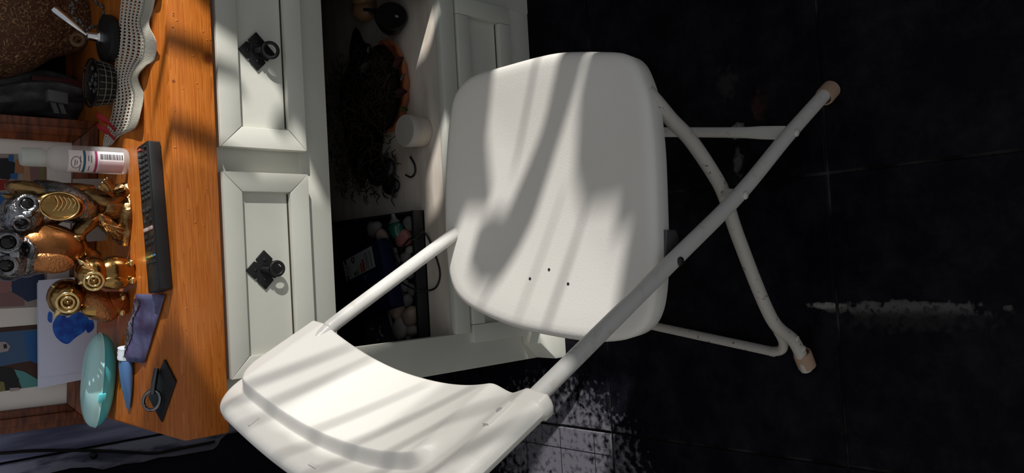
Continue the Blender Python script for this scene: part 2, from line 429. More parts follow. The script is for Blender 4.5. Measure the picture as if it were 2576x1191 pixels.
YW = 1.80
wall_b = tag(build('wall_back', MB().box(-2.4, 2.2, YW, YW+0.1, -0.05, 2.6), wall_dark), kind='structure')
def wx(px, py): return at(px, py, 1, YW-0.012).x
seams = [-0.97, -0.83, -0.70, -0.575, wx(110, 1191)-0.055, wx(220, 1128), wx(210, 1095)+0.055, -0.20, -0.10, 0.02]
seams = sorted(seams)
for i in range(len(seams)-1):
    a, b = seams[i]+0.0025, seams[i+1]-0.0025
    d = random.uniform(0, 0.004)
    build('plank', MB().box(a, b, YW-0.012-d, YW+0.002, 0.0, 2.6), plank_bare if i in (4, 3) else plank_paint, wall_b, bevel=0.0015)
# right wall with the window that lets the sun in (outside the picture)
XR = 2.2
WY0, WY1, WZ0, WZ1 = -0.80, 0.43, 0.97, 1.98
tag(build('wall_right', MB().box(XR, XR+0.04, -1.2, WY0, -0.05, 2.6).box(XR, XR+0.04, WY1, YW+0.1, -0.05, 2.6)
      .box(XR, XR+0.04, WY0, WY1, -0.05, WZ0).box(XR, XR+0.04, WY0, WY1, WZ1, 2.6), wall_plain, smooth=False), kind='structure')
for nm, b_ in (('wall_left', (-2.44, -2.4, -1.2, YW+0.1, -0.05, 2.6)),):
    tag(build(nm, MB().box(*b_), wall_plain, smooth=False), kind='structure')
win = tag(build('window_1', MB().box(XR-0.01, XR+0.05, WY0-0.05, WY0, WZ0-0.05, WZ1+0.05).box(XR-0.01, XR+0.05, WY1, WY1+0.05, WZ0-0.05, WZ1+0.05)
      .box(XR-0.01, XR+0.05, WY0, WY1, WZ1, WZ1+0.05), wall_plain, smooth=False), kind='structure')
build('window_sill', MB().box(XR-0.10, XR+0.06, WY0-0.06, WY1+0.06, WZ0-0.03, WZ0), wall_plain, win, bevel=0.003)

# light tracing back to the window plane: which part of the window lights a point of the room
def wpt(p):
    t = (XR-p.x)/SUN.x; q = p + SUN*t; return (q.y, q.z)

# sheer half curtain left in the window, and added panels dimming backrest sun
def sheer_material(name, open_):
    m = bpy.data.materials.new(name); m.use_nodes = True; nt = m.node_tree
    b = nt.nodes['Principled BSDF']; b.inputs['Base Color'].default_value = (0.7, 0.7, 0.66, 1); b.inputs['Roughness'].default_value = 0.9
    tr = nt.nodes.new('ShaderNodeBsdfTransparent'); mx = nt.nodes.new('ShaderNodeMixShader'); mx.inputs[0].default_value = open_
    out = nt.nodes['Material Output']
    nt.links.new(b.outputs[0], mx.inputs[1]); nt.links.new(tr.outputs[0], mx.inputs[2]); nt.links.new(mx.outputs[0], out.inputs[0])
    return m
sheer = sheer_material('sheer_cloth', 0.50)
sheer2 = sheer_material('thin_dimmer_cloth', 0.84)
sheer3 = sheer_material('side_dimmer_cloth', 0.70)
def curtain(name, y0, y1, z0, z1, mat, amp=0.008, n=40):
    pts = [[V((XR-0.03+amp*math.sin(9*(y0+(y1-y0)*i/n)*12), y0+(y1-y0)*i/n, z0+(z1-z0)*j/6)) for j in range(7)] for i in range(n+1)]
    return build(name, MB().grid(pts), mat, win)
curtain('sheer_curtain', -0.125, 0.128, 1.46, 1.97, sheer)
curtain('sheer_curtain', -0.81, -0.14, 1.60, 1.97, sheer2)  # thin panel added to weaken the sun on the backrest
curtain('added_dimmer_top', -0.81, -0.14, 1.862, 1.975, sheer)  # added to dim the backrest's upper rim
curtain('added_dimmer_side', -0.81, -0.60, 1.60, 1.86, sheer3)  # side panels added to dim the backrest's ends
curtain('added_dimmer_side', -0.81, -0.49, 1.66, 1.86, sheer3, 0.005)
curtain('added_dimmer_side', -0.305, -0.14, 1.66, 1.86, sheer3)

# unseen light blocker added in plant form, cut to throw the streaks
blocker = thing('light_blocker', (XR-0.14, -0.35, 0), 'unseen foliage-shaped light blocker added before the right-hand window', 'light blocker')
build('blocker_pot', MB().lathe((XR-0.14, -0.35, 0.0), (0, 0, 1), [(0.10, 0), (0.14, 0.26), (0.15, 0.26), (0.15, 0.30), (0.13, 0.30), (0.12, 0.27)]), blocker_clay, blocker)
build('blocker_stem', MB().tube([(XR-0.14, -0.35, 0.26), (XR-0.15, -0.36, 0.7), (XR-0.13, -0.5, 1.05), (XR-0.12, -0.62, 1.18)], [0.012, 0.011, 0.009, 0.007], 8), blocker_green, blocker)
def shade_cutout(poly, x=XR-0.012):  # flat blocker cut to the shade it throws
    build('shade_cutout', MB().prism([(x, y, z) for y, z in poly], (0.0015, 0, 0)), blocker_green, blocker, smooth=False)
def shade_strip(a, b, w, x=XR-0.016, taper=0.5):  # narrow blocker for one soft streak
    a, b = V((0, *a)), V((0, *b)); d = (b-a).normalized(); s = V((0, -d.z, d.y))
    n = 8; l = []; r = []
    for i in range(n+1):
        t = i/n; ww = w*(taper+(1-taper)*math.sin(math.pi*min(max(t, 0.02), 0.98)))/2; p = a.lerp(b, t)
        l.append(p+s*ww); r.append(p-s*ww)
    shade_cutout([(p.y, p.z) for p in l+r[::-1]], x)
# left of the seat streaks
shade_cutout([(-0.112, 1.135), (-0.116, 1.275), (-0.146, 1.319), (-0.203, 1.360), (-0.205, 1.374), (-0.150, 1.376), (-0.146, 1.44), (-0.12, 1.465), (-0.10, 1.60), (-0.045, 1.62), (-0.03, 1.47), (0.13, 1.465), (0.13, 1.20), (-0.06, 1.135)])
shade_cutout([(0.12, 1.18), (0.12, 1.475), (0.215, 1.475), (0.44, 1.50), (0.44, 1.055), (0.385, 1.06), (0.30, 1.085), (0.225, 1.150), (0.172, 1.195)], XR-0.020)
shade_cutout([(-0.835, 0.96), (-0.835, 1.086), (-0.17, 1.086), (-0.14, 1.04), (-0.082, 1.035), (-0.07, 1.14), (0.13, 1.21), (0.17, 1.15), (0.205, 1.11), (0.34, 1.000), (0.37, 0.96)], XR-0.022)
shade_cutout([(-0.165, 1.08), (-0.172, 1.18), (-0.15, 1.23), (-0.11, 1.23), (-0.11, 1.13), (-0.142, 1.13), (-0.145, 1.08)], XR-0.016)
shade_cutout([(0.225, 1.03), (0.225, 1.16), (0.26, 1.15), (0.352, 1.11), (0.352, 0.99), (0.30, 0.985)], XR-0.026)
shade_cutout([(0.352, 1.11), (0.39, 1.075), (0.40, 1.045), (0.352, 1.035)], XR-0.026)
# across the top of the left curtain
shade_cutout([(-0.148, 1.845), (-0.04, 1.852), (0.03, 1.847), (0.06, 1.875), (0.06, 2.0), (-0.148, 2.0)], XR-0.018)
# the dark band across the seat
shade_cutout([(-0.262, 1.245), (-0.300, 1.235), (-0.326, 1.27), (-0.325, 1.304), (-0.322, 1.33), (-0.324, 1.382), (-0.313, 1.408), (-0.294, 1.432), (-0.246, 1.434), (-0.208, 1.420), (-0.200, 1.385), (-0.226, 1.374), (-0.257, 1.376), (-0.266, 1.350), (-0.277, 1.320), (-0.268, 1.286)])
# right of the seat streaks
shade_cutout([(-0.331, 1.285), (-0.343, 1.316), (-0.384, 1.359), (-0.422, 1.380), (-0.489, 1.383), (-0.509, 1.404), (-0.532, 1.402), (-0.566, 1.456), (-0.59, 1.54), (-0.62, 1.63), (-0.655, 1.668), (-0.70, 1.672), (-0.82, 1.68), (-0.82, 1.07), (-0.348, 1.07), (-0.355, 1.144), (-0.375, 1.186), (-0.37, 1.24)], XR-0.008)
# thin soft streaks
shade_strip((-0.425, 1.372), (-0.445, 1.50), 0.008)
shade_strip((-0.292, 1.405), (-0.262, 1.47), 0.006)
shade_strip((-0.205, 1.25), (-0.238, 1.345), 0.007)
shade_strip((-0.365, 1.36), (-0.372, 1.48), 0.004)
shade_strip((-0.278, 1.92), (-0.322, 1.70), 0.010)
shade_strip((-0.352, 1.96), (-0.470, 1.72), 0.008)
shade_strip((-0.435, 1.95), (-0.575, 1.72), 0.011)
shade_strip((-0.535, 1.94), (-0.645, 1.74), 0.010)
shade_strip((-0.665, 1.95), (-0.720, 1.76), 0.013)
shade_strip((-0.215, 1.95), (-0.268, 1.70), 0.012)
# on the worktop edge and the right drawer
shade_strip((0.239, 1.70), (0.216, 1.545), 0.024)
shade_strip((0.158, 1.74), (0.128, 1.60), 0.030)
shade_cutout([(0.44, 1.45), (0.44, 1.99), (0.275, 1.99), (0.28, 1.80), (0.375, 1.745), (0.365, 1.70), (0.30, 1.62), (0.29, 1.60), (0.28, 1.57), (0.262, 1.55), (0.235, 1.475), (0.25, 1.45)], XR-0.024)
shade_strip((0.20, 1.46), (0.166, 1.53), 0.03)

# ------------------------------------------------------------------ the sideboard
YF, YD = 1.293, 1.270           # frame plane and drawer face plane
XL, XRt = -0.2155, 0.70
ZT = 0.774                       # underside of the worktop
YB = 1.76
cab = thing('sideboard', ((XL+XRt)/2, 1.5, 0), 'cream painted sideboard with two drawers, open shelf and panelled doors behind the chair', 'sideboard')
P = lambda n, mb, mat=white_paint, par=cab, **k: build(n, mb, mat, par, **k)
P('side_panel', MB().box(XL, XL+0.018, YF+0.01, YB, 0.0, ZT), bevel=0.001)
P('side_panel', MB().box(XRt-0.018, XRt, YF+0.01, YB, 0.0, ZT), bevel=0.001)
P('back_panel', MB().box(XL, XRt, YB, YB+0.012, 0.0, ZT), inside_shade)
P('inner_shade_sheet', MB().box(XL+0.019, XL+0.021, YF+0.06, YB, 0.273, 0.60).box(XRt-0.021, XRt-0.019, YF+0.06, YB, 0.273, 0.60).box(XL+0.02, XRt-0.02, YF+0.03, YB, 0.555, 0.559), inside_shade)  # thin dark sheets added to paint the shade inside the shelf
P('corner_post', MB().box(XL, -0.1395, YF, YF+0.022, 0.0, ZT), bevel=0.0015)
P('corner_post', MB().box(0.578, XRt, YF, YF+0.022, 0.0, ZT), bevel=0.0015)
P('drawer_rail', MB().box(-0.1395, 0.578, YF+0.001, YF+0.02, 0.5495, 0.612), bevel=0.0015)
P('drawer_rail', MB().box(-0.1395, 0.578, YF+0.001, YF+0.02, 0.75, ZT), bevel=0.0015)
P('drawer_divider', MB().box(0.16, 0.24, YF+0.002, YF+0.02, 0.612, 0.75))
P('shelf_board', MB().box(-0.1975, 0.682, YF+0.004, YB, 0.255, 0.272), worn_paint, bevel=0.002)
P('shelf_edge', MB().box(-0.1395, 0.70, YF-0.006, YF+0.016, 0.2325, 0.2722), bevel=0.003)
P('plinth', MB().box(-0.1395, 0.60, YF+0.002, YF+0.02, 0.0, 0.067), bevel=0.0015)
wedge = [(-0.2155, YF, 0.0), (-0.2155, YF, 0.034), (-0.178, YF, 0.078), (-0.10, YF, 0.085), (-0.06, YF, 0.0)]
P('foot_block', MB().prism(wedge, (0, -0.058, 0)), bevel=0.002)

def framed_front(name, x0, x1, z0, z1, ix0, ix1, iz0, iz1, y, thick, recess, par, mitre=True):
    """front of mitred strips around a sunk panel"""
    f = build(name, MB().box(x0+0.004, x1-0.004, y+recess, y+thick, z0+0.004, z1-0.004), white_paint, par)
    g = 0.0004
    butt = ([(x0, z0), (ix0, z0), (ix0, z1), (x0, z1)], [(ix1, z0), (x1, z0), (x1, z1), (ix1, z1)], [(ix0, z0), (ix1, z0), (ix1, iz0), (ix0, iz0)], [(ix0, iz1), (ix1, iz1), (ix1, z1), (ix0, z1)])
    for poly in butt if not mitre else ([(x0, z0), (x1, z0), (ix1, iz0), (ix0, iz0)], [(x1, z0), (x1, z1), (ix1, iz1), (ix1, iz0)],
                 [(x1, z1), (x0, z1), (ix0, iz1), (ix1, iz1)], [(x0, z1), (x0, z0), (ix0, iz0), (ix0, iz1)]):
        c = V((sum(p[0] for p in poly)/4, 0, sum(p[1] for p in poly)/4))
        q = [(p[0]+(g if p[0] < c.x else -g), y, p[1]+(g if p[1] < c.z else -g)) for p in poly]
        build('frame_strip', MB().prism(q, (0, thick*0.95, 0)), white_paint, f, bevel=0.0012)
    # dirt caught in the lower joint of the panel
    build('joint_line', MB().box(ix0+0.004, ix1-0.002, y+recess-0.0012, y+recess+0.001, iz0+0.0002, iz0+0.0022), grime, f, smooth=False)
    return f
def ring_pull(c, par, tilt, R=0.0165):
    """black diamond plate with notches, a knuckle and a hanging ring"""
    c = V(c); h = 0.0335
    pts = []
    corner = [(0, h), (h, 0), (0, -h), (-h, 0)]
    for i in range(4):
        a, b = V((*corner[i], 0)), V((*corner[(i+1) % 4], 0)); m = (a+b)/2; d = (b-a).normalized()
        inn = V((-m.x, -m.y, 0)).normalized()*0.005
        pts += [a, m-d*0.0022, m+inn-d*0.0008, m+inn+d*0.0008, m+d*0.0022]
    pl = build('pull_plate', MB().prism([(c.x+p.x, c.y-0.0035, c.z+p.y) for p in pts], (0, 0.0035, 0)), iron, par, bevel=0.0006)
    mb = MB()
    for dx, dz in ((0.017, 0.0), (-0.017, 0.0), (0, 0.017)):
        mb.ell(c+V((dx, -0.0037, dz)), (0.003, 0, 0), (0, 0.0016, 0), (0, 0, 0.003), 10, 6)
    build('nail_head', mb, iron, pl)
    build('knuckle', MB().tube([c+V((0, 0, 0.004)), c+V((0, -0.010, 0.003)), c+V((0, -0.017, -0.002))], [0.006, 0.0055, 0.005], 10), iron, pl)
    rc = c + V((0.001, -0.0155-R*math.sin(tilt), -0.004-R*math.cos(tilt)))
    build('ring', MB().torus(rc, (0, math.cos(tilt), -math.sin(tilt)), R, 0.0031), iron, pl)
d2 = framed_front('drawer', -0.163, 0.178, 0.6075, 0.765, -0.128, 0.1445, 0.644, 0.7315, YD, 0.022, 0.011, cab)
d1 = framed_front('drawer', 0.2185, 0.559, 0.6075, 0.765, 0.254, 0.524, 0.641, 0.7275, YD, 0.022, 0.011, cab)
ring_pull((0.013, YD+0.011, 0.694), d2, 0.10, 0.0112)
ring_pull((0.3875, YD+0.011, 0.690), d1, 0.22, 0.0130)
for x0, x1, ix0, ix1 in ((-0.1615, 0.204, -0.123, 0.166), (0.2095, 0.575, 0.2475, 0.537)):
    framed_front('door', x0, x1, 0.072, 0.2285, ix0, ix1, 0.106, 0.1945, YF-0.010, 0.022, 0.014, cab, False)

ktop = at(524, 148, 1, 1.262)
k2 = at(437, 205, 1, 1.262)
pine = pine_material('orange_pine', [(ktop.x, ktop.z, 0.012), (k2.x, k2.z, 0.0035), (at(408, 203, 1, 1.262).x, at(408, 203, 1, 1.262).z, 0.003)])
ZW = 0.848
worktop = solid('worktop', MB().box(-0.245, 0.74, 1.262, 1.785, ZT+0.001, ZW), pine, (0.2, 1.5, ZT), 'thick orange varnished pine board lying on the cream sideboard', 'worktop', bevel=0.004)

drops = MB()
for i in range(46):
    px, py = random.choice(((random.uniform(425, 445), random.uniform(20, 700)), (random.uniform(455, 540), random.uniform(20, 1000)))); q = at(px, py, 1, 1.262)
    if q.z < ZW-0.003: r_ = random.uniform(0.0008, 0.0018); drops.ell(q, V((r_, 0, 0)), V((0, r_*0.7, 0)), V((0, 0, r_)), 8, 6)
tag(build('varnish_drops', drops, M('varnish', (0.5, 0.17, 0.03), 0.12, spec=0.7), worktop), kind='stuff')

# ------------------------------------------------------------------ the folding chair
A0 = V((0.2675, 0.5902, 0)); EV = V((-0.9872, 0.1595, 0)); NV = V((0.1595, 0.9872, 0)); UP = V((0, 0, 1))
def W(s, t, z): return A0 + EV*s + NV*t + UP*z
TB = 0.445
chair = thing('folding_chair', A0+EV*0.22+NV*0.22, 'white folding chair with plastic seat and curved backrest on white tubular legs', 'chair')
TR = 0.0112
def leg_long(t):
    return crspline([W(0.0, t, 0.006), W(0.09, t, 0.141), W(0.1876, t, 0.277), W(0.279, t, 0.432)] + ([W(0.4275, t, 0.687), W(0.470, t, 0.765)] if t < 0.2 else [W(0.4105, t, 0.658), W(0.430, t, 0.687), W(0.446, t, 0.708)]), 8)
def leg_short(side):
    pts = [(0.486, 0.000, 0.006), (0.4346, 0.0095, 0.0421), (0.3887, 0.0186, 0.1123), (0.2561, 0.0317, 0.2128), (0.1889, 0.0372, 0.2552), (0.1541, 0.0415, 0.2886), (0.1103, 0.0484, 0.3418), (0.0866, 0.0537, 0.382), (0.066, 0.0575, 0.413), (0.050, 0.067, 0.4275)]
    return crspline([W(p[0], p[1] if side < 0 else TB-p[1], p[2]) for p in pts], 8)
def rivet(p, d, r, mat, par):
    build('rivet', MB().ell(p, V(d).normalized()*r*0.6, UP*r, V(d).cross(UP).normalized()*r, 12, 8), mat, par)
def foot(p, d, par):
    d = V(d).normalized()
    build('rubber_foot', MB().lathe(V((p.x, p.y, 0))+d*0.006-UP*0.0, d, [(0.012, -0.003), (0.0155, 0.0), (0.0158, 0.026), (0.0150, 0.030), (0.0125, 0.030), (0.0122, 0.02)], 20), rubber_tan, par)
for t in (0.0, TB):
    path = leg_long(t)
    l = build('leg', MB().tube(path, TR, 16), tube_white, chair)
    foot(path[0], path[4]-path[0], l)
    o = -0.0115 if t == 0 else 0.0115
    rivet(W(0.1876, t+o, 0.277), NV, 0.006, tube_white, l)
    rivet(W(0.279, t+o, 0.432), NV, 0.0065, iron, l)
    rivet(W(0.0865, t+o, 0.1365), NV, 0.006, tube_white, l)
for sd in (-1, 1):
    path = leg_short(sd)
    l = build('leg', MB().tube(path, TR*0.96, 16), tube_worn, chair)
    foot(path[0], path[5]-path[0], l)
    T_ = lambda t: t if sd < 0 else TB-t
    rivet(W(0.427, T_(0.0105-0.0108), 0.052), NV, 0.0055, tube_worn, l)
    rivet(W(0.446, T_(0.008-0.0108), 0.030), NV, 0.0055, tube_worn, l)
    build('spacer', MB().tube([W(0.188, T_(0.008), 0.272), W(0.188, T_(0.037), 0.258)], 0.009, 12), tube_white, l)
bar = [W(0.0865, t, 0.1365) for t in (0.008, 0.02, 0.05, 0.075, 0.12, TB-0.12, TB-0.075, TB-0.05, TB-0.02, TB-0.008)]
fl = [(1.25, 0.4), (1.25, 0.4), (1.22, 0.5), (1.06, 0.9), (1, 1), (1, 1), (1.06, 0.9), (1.22, 0.5), (1.25, 0.4), (1.25, 0.4)]
build('cross_bar', MB().tube(bar, 0.0088, 14, flat=fl), tube_white, chair)
def low(t, sgn):
    return [W(0.415, t, 0.066), W(0.440, t+sgn*0.002, 0.036), W(0.457, t+sgn*0.010, 0.025), W(0.464, t+sgn*0.03, 0.022)]
bar2 = crspline(low(0.030, 1)+[W(0.464, 0.08, 0.022), W(0.464, TB-0.08, 0.022)]+low(TB-0.030, -1)[::-1], 6)
build('cross_bar', MB().tube(bar2, 0.0085, 12), tube_worn, chair)

# seat
c1 = lambda x, y: (1080+x/1.489, 100+y/1.489)
ZS = 0.445
raw = [(60, 600), (65, 780), (84, 915), (130, 985), (220, 1040), (330, 1083), (450, 1110), (560, 1128), (640, 1134), (735, 1124), (795, 1094), (832, 1040), (851, 950), (858, 800), (855, 650),
       (848, 450), (838, 330), (824, 220), (800, 140), (770, 80), (725, 51), (640, 45), (500, 47), (400, 65), (280, 98), (180, 127), (130, 158), (96, 208), (80, 280), (66, 430)]
out = crspline([at(*c1(*p), 2, ZS-0.006) for p in raw], 4, True)
cen = sum(out, V((0, 0, 0)))/len(out)
rows = []
def ringv(k, z, inset=0.0):
    res = []
    for p in out:
        d = V((p.x-cen.x, p.y-cen.y, 0)); L = d.length; q = cen + d*((L*k-inset)/L); res.append(V((q.x, q.y, z)))
    return res
prof = [(0.02, 0, -0.009), (0.2, 0, -0.0088), (0.4, 0, -0.0075), (0.6, 0, -0.005), (0.78, 0, -0.002), (0.9, 0, 0.0), (1.0, 0.014, 0.0), (1.0, 0.008, -0.001), (1.0, 0.003, -0.0035), (1.0, 0.0, -0.009),
        (1.0, 0.002, -0.034), (1.0, 0.005, -0.038), (0.85, 0, -0.036), (0.02, 0, -0.034)]
for k, ins, dz in prof: rows.append(ringv(k, ZS+dz, ins))
sm = MB(); n = len(out)
for r_ in rows: sm.v += r_
for i in range(len(rows)-1):
    for k in range(n): sm.f.append((i*n+k, i*n+(k+1) % n, (i+1)*n+(k+1) % n, (i+1)*n+k))
sm.f.append(tuple(range(n))); sm.f.append(tuple(range((len(rows)-1)*n, len(rows)*n)))
seat = build('seat', sm, chair_white, chair, angle=60)
for px, py in ((1334, 702), (1382, 679), (1430, 715)):
    q = at(px, py, 2, ZS-0.006); dq = V((q.x-cen.x, q.y-cen.y, 0))
    rim_ = max(out, key=lambda p: V((p.x-cen.x, p.y-cen.y, 0)).normalized().dot(dq.normalized()))
    rr_ = dq.length/V((rim_.x-cen.x, rim_.y-cen.y, 0)).length
    for (k0, _, z0), (k1, _, z1) in zip(prof[:5], prof[1:6]):
        if k0 <= rr_ <= k1: q = at(px, py, 2, ZS+z0+(z1-z0)*(rr_-k0)/(k1-k0)-0.0007)
    build('screw_hole', MB().lathe(q-UP*0.003, UP, [(0.0026, 0), (0.0026, 0.0040), (0.0015, 0.0042)], 10), ink, seat)
build('hinge_bracket', MB().prism([W(0.240, 0.030, 0.425), W(0.292, 0.030, 0.425), W(0.292, 0.030, 0.404), W(0.280, 0.030, 0.396), W(0.250, 0.030, 0.396), W(0.240, 0.030, 0.404)], -NV*0.012), steel_dark, chair, bevel=0.0008)

# backrest
QV = (EV*0.477 + UP*0.879).normalized(); FN = (-EV*0.879 + UP*0.477).normalized()    # along the backrest, and out of its front
OB = W(0.4275, 0, 0.685)
TC, TH2, HB = 0.2400, 0.2690, 0.197
def sm01(x): x = min(max(x, 0), 1); return x*x*(3-2*x)
def bulge(t):
    k = abs(t-0.2285)/0.222
    return -0.026*sm01((t-0.01)/0.50) + (-0.058*(1-k**2.2) if k < 1 else 0.0)
def halfw(w):
    rc = 0.062; rb = 0.008; a = TH2
    if w > HB-rc: a -= rc - math.sqrt(max(rc*rc-(w-(HB-rc))**2, 0))
    if w < rb: a -= rb - math.sqrt(max(rb*rb-(rb-w)**2, 0))
    return a
def pad(t, w):
    # raised inner panel: flush with the bottom edge, steep upper edge, soft ends
    k = (t-TC)
    top = 0.150 + 0.012*(k/TH2)
    hw = 0.207
    if k > 0: hw = 0.254
    rc = 0.055
    e = hw-abs(k)
    if w > top-rc and e < rc:
        dx, dy = rc-e, w-(top-rc); dist = rc-math.hypot(dx, dy)
    else: dist = min(e, top-w)
    soft = 0.010 + ((0.014 if k > 0 else 0.044)-0.010)*sm01((top-w-0.6*e)/0.05+0.35)
    return 0.021*sm01(dist/soft)
NU, NW = 150, 100
def row_w(q, t):
    # rows of the mesh gathered along the upper edge of the raised panel
    tp = 0.150+0.012*(t-TC)/TH2; a, b = tp-0.013, tp+0.003
    if q < 0.5: x = q/0.5; return a*(0.6*x+0.4*(1-(1-x)**1.0))
    if q < 0.75: return a+(b-a)*(q-0.5)/0.25
    x = (q-0.75)/0.25; return b+(HB-b)*(0.6*x+0.4*math.sin(math.pi/2*x))
front, back = [], []
for i in range(NU+1):
    rf, rb_ = [], []
    for j in range(NW+1):
        w = row_w(j/NW, TC+TH2*(2*i/NU-1))
        hwid = halfw(w); f_ = 2*i/NU-1; f_ = math.copysign(1-(1-abs(f_))**1.25, f_)
        t = TC + hwid*f_
        ed = min(hwid-abs(t-TC), w, HB-w); rr_ = 0.0145
        th = math.sqrt(max(rr_**2-(rr_-min(ed, rr_))**2, 0)) if w > 0.02 else rr_*sm01(0.3+min(ed, 0.004)/0.0057)
        wb = w if w > 0.0 else w
        base = OB + NV*t + QV*(wb-0.001) + FN*bulge(t)
        rf.append(base + FN*(th+pad(t, w))); rb_.append(base - FN*th*0.95)
    front.append(rf); back.append(rb_)
bm_ = MB().grid(front).grid(back)
nv = NW+1; off = (NU+1)*nv
for i in range(NU):
    for j in (0, NW): bm_.f.append((i*nv+j, (i+1)*nv+j, off+(i+1)*nv+j, off+i*nv+j))
for j in range(NW):
    for i in (0, NU): bm_.f.append((i*nv+j, i*nv+j+1, off+i*nv+j+1, off+i*nv+j))
brest = build('backrest', bm_, chair_white, chair, angle=55)
def on_rest(t, w, o=0.0): return OB + NV*t + QV*w + FN*(bulge(t)+0.0145+pad(t, w)+o)
def lug(t, w, lt, lw, h, name='lug', par=brest, mat=chair_white):
    c = on_rest(t, w); tt = (on_rest(t+0.01, w)-on_rest(t-0.01, w)).normalized(); ww = QV
    nn = tt.cross(ww); nn = nn if nn.dot(FN) > 0 else -nn
    return build(name, MB().obox(c, tt*lt, ww*lw, nn*h), mat, par, bevel=0.0008)
lug(0.405, 0.176, 0.0015, 0.009, 0.0022)
lug(0.262, 0.176, 0.0095, 0.0035, 0.0022)
lug(0.118, 0.172, 0.0015, 0.009, 0.0022)
cl = lug(0.008, 0.052, 0.0055, 0.020, 0.0028, 'fixing_clip')
cc = on_rest(0.008, 0.048, 0.002)
build('screw_head', MB().lathe(cc, FN, [(0.0038, 0), (0.0038, 0.0014), (0.002, 0.002)], 14), M('screw_grey', (0.35, 0.34, 0.33), 0.4), cl)

# ------------------------------------------------------------------ things on the worktop
def px_m(p): return (p-V((0, 0, H))).dot(fw)/F             # metres per picture pixel at a point

# framed picture leaning on the wall
FP = V((0.308, 1.607, ZW)); FQ = V((-0.257, 1.716, ZW))
fx = (FP-FQ).normalized(); fz = (UP + V((0.03, 0.09, 0))).normalized(); fn = fz.cross(fx).normalized()
if fn.y > 0: fn = -fn
fz = fx.cross(fn); fz = fz if fz.z > 0 else -fz
FWD = (FP-FQ).length; FH = 0.46
pic = thing('picture_frame', (FP+FQ)/2, 'large brown wooden frame with two colourful pictures in pale mounts leaning behind the owls', 'picture frame')
def fpt(x, z, o=0.0): return FQ + fx*x + fz*z + fn*o
FB = 0.042
def bar_poly(pts): 
    return [(a, b) for a, b in pts]
for poly in ([(0, 0), (FWD, 0), (FWD-FB, FB), (FB, FB)], [(FWD, 0), (FWD, FH), (FWD-FB, FH-FB), (FWD-FB, FB)], [(FWD, FH), (0, FH), (FB, FH-FB), (FWD-FB, FH-FB)], [(0, FH), (0, 0), (FB, FB), (FB, FH-FB)]):
    c = V((sum(p[0] for p in poly)/4, sum(p[1] for p in poly)/4, 0))
    mb = MB()
    outer = [fpt(*p, 0.0) for p in poly]
    mb.prism(outer, fn*0.016)
    inner = [fpt(p[0]+(c.x-p[0])*0.0+(0.0), p[1], 0.016) for p in poly]
    e0, e1 = V((*poly[0], 0)), V((*poly[1], 0)); f0, f1 = V((*poly[3], 0)), V((*poly[2], 0))
    q = [e0.lerp(f0, 0.35), e1.lerp(f1, 0.35), e1.lerp(f1, 0.7), e0.lerp(f0, 0.7)]
    mb.prism([fpt(p.x, p.y, 0.016) for p in q], fn*0.006)
    build('frame_bar', mb, frame_wood, pic, bevel=0.002)
build('mount', MB().prism([fpt(FB-0.004, FB-0.004, 0.004), fpt(FWD-FB+0.004, FB-0.004, 0.004), fpt(FWD-FB+0.004, FH-FB, 0.004), fpt(FB-0.004, FH-FB, 0.004)], fn*0.003), mat_board, pic, smooth=False)
def flat(name, pts, mat, o, par):
    """a flat printed shape lying on the mount; picture points traced on the mount's own plane"""
    p0 = fpt(0, 0, 0.007+o)
    return build(name, MB().prism([at_plane(*p, p0, fn) for p in pts], fn*0.0003), mat, par, smooth=False)
PC = {n_: M('print_'+n_, c, 0.7) for n_, c in dict(navy=(0.020, 0.034, 0.085), tan=(0.374, 0.204, 0.119), mauve=(0.204, 0.111, 0.111), greybrown=(0.289, 0.246, 0.218), blue=(0.020, 0.102, 0.289), red=(0.238, 0.010, 0.010),
        orange=(0.323, 0.128, 0.051), sky=(0.051, 0.102, 0.204), brown=(0.055, 0.022, 0.014), teal=(0.085, 0.255, 0.255), face=(0.340, 0.289, 0.289), olive=(0.170, 0.153, 0.051), pink=(0.272, 0.128, 0.128), dark=(0.012, 0.012, 0.016)).items()}
p1 = flat('picture_print', [(-90, 386), (98, 388), (98, 420), (117, 420), (118, 772), (-90, 782)], PC['greybrown'], 0.0, pic)
flat('printed_shape', [(72, 420), (117, 420), (117, 478), (72, 482)], PC['mauve'], 0.0004, p1)
flat('printed_shape', [(58, 390), (72, 390), (80, 482), (60, 482)], PC['tan'], 0.0008, p1)
flat('printed_shape', [(100, 420), (112, 420), (114, 478), (102, 478)], PC['olive'], 0.0008, p1)
flat('printed_shape', [(-40, 400), (18, 398), (38, 410), (36, 440), (22, 452), (-40, 445)], PC['dark'], 0.0008, p1)
flat('printed_shape', [(22, 390), (34, 390), (33, 408), (21, 405)], PC['blue'], 0.0012, p1)
flat('printed_shape', [(26, 437), (44, 437), (43, 452), (27, 450)], PC['blue'], 0.0012, p1)
flat('printed_shape', [(40, 402), (56, 405), (58, 436), (40, 436)], PC['orange'], 0.0012, p1)
flat('printed_shape', [(-40, 452), (20, 453), (42, 462), (36, 476), (-40, 482)], PC['red'], 0.0012, p1)
flat('printed_shape', [(-40, 484), (16, 486), (14, 560), (-40, 560)], PC['blue'], 0.0010, p1)
flat('printed_shape', [(-40, 680), (24, 684), (30, 715), (22, 738), (-40, 742)], PC['pink'], 0.0010, p1)
flat('printed_shape', [(28, 700), (110, 690), (117, 745), (70, 760), (30, 735)], PC['navy'], 0.0009, p1)
flat('printed_shape', [(-40, 742), (30, 735), (60, 752), (60, 770), (-40, 774)], PC['mauve'], 0.0011, p1)
p2 = flat('picture_print', [(-90, 832), (118, 815), (118, 968), (-90, 1000)], PC['brown'], 0.0, pic)
flat('printed_shape', [(-60, 842), (96, 828), (96, 905), (40, 915), (-60, 935)], PC['sky'], 0.0004, p2)
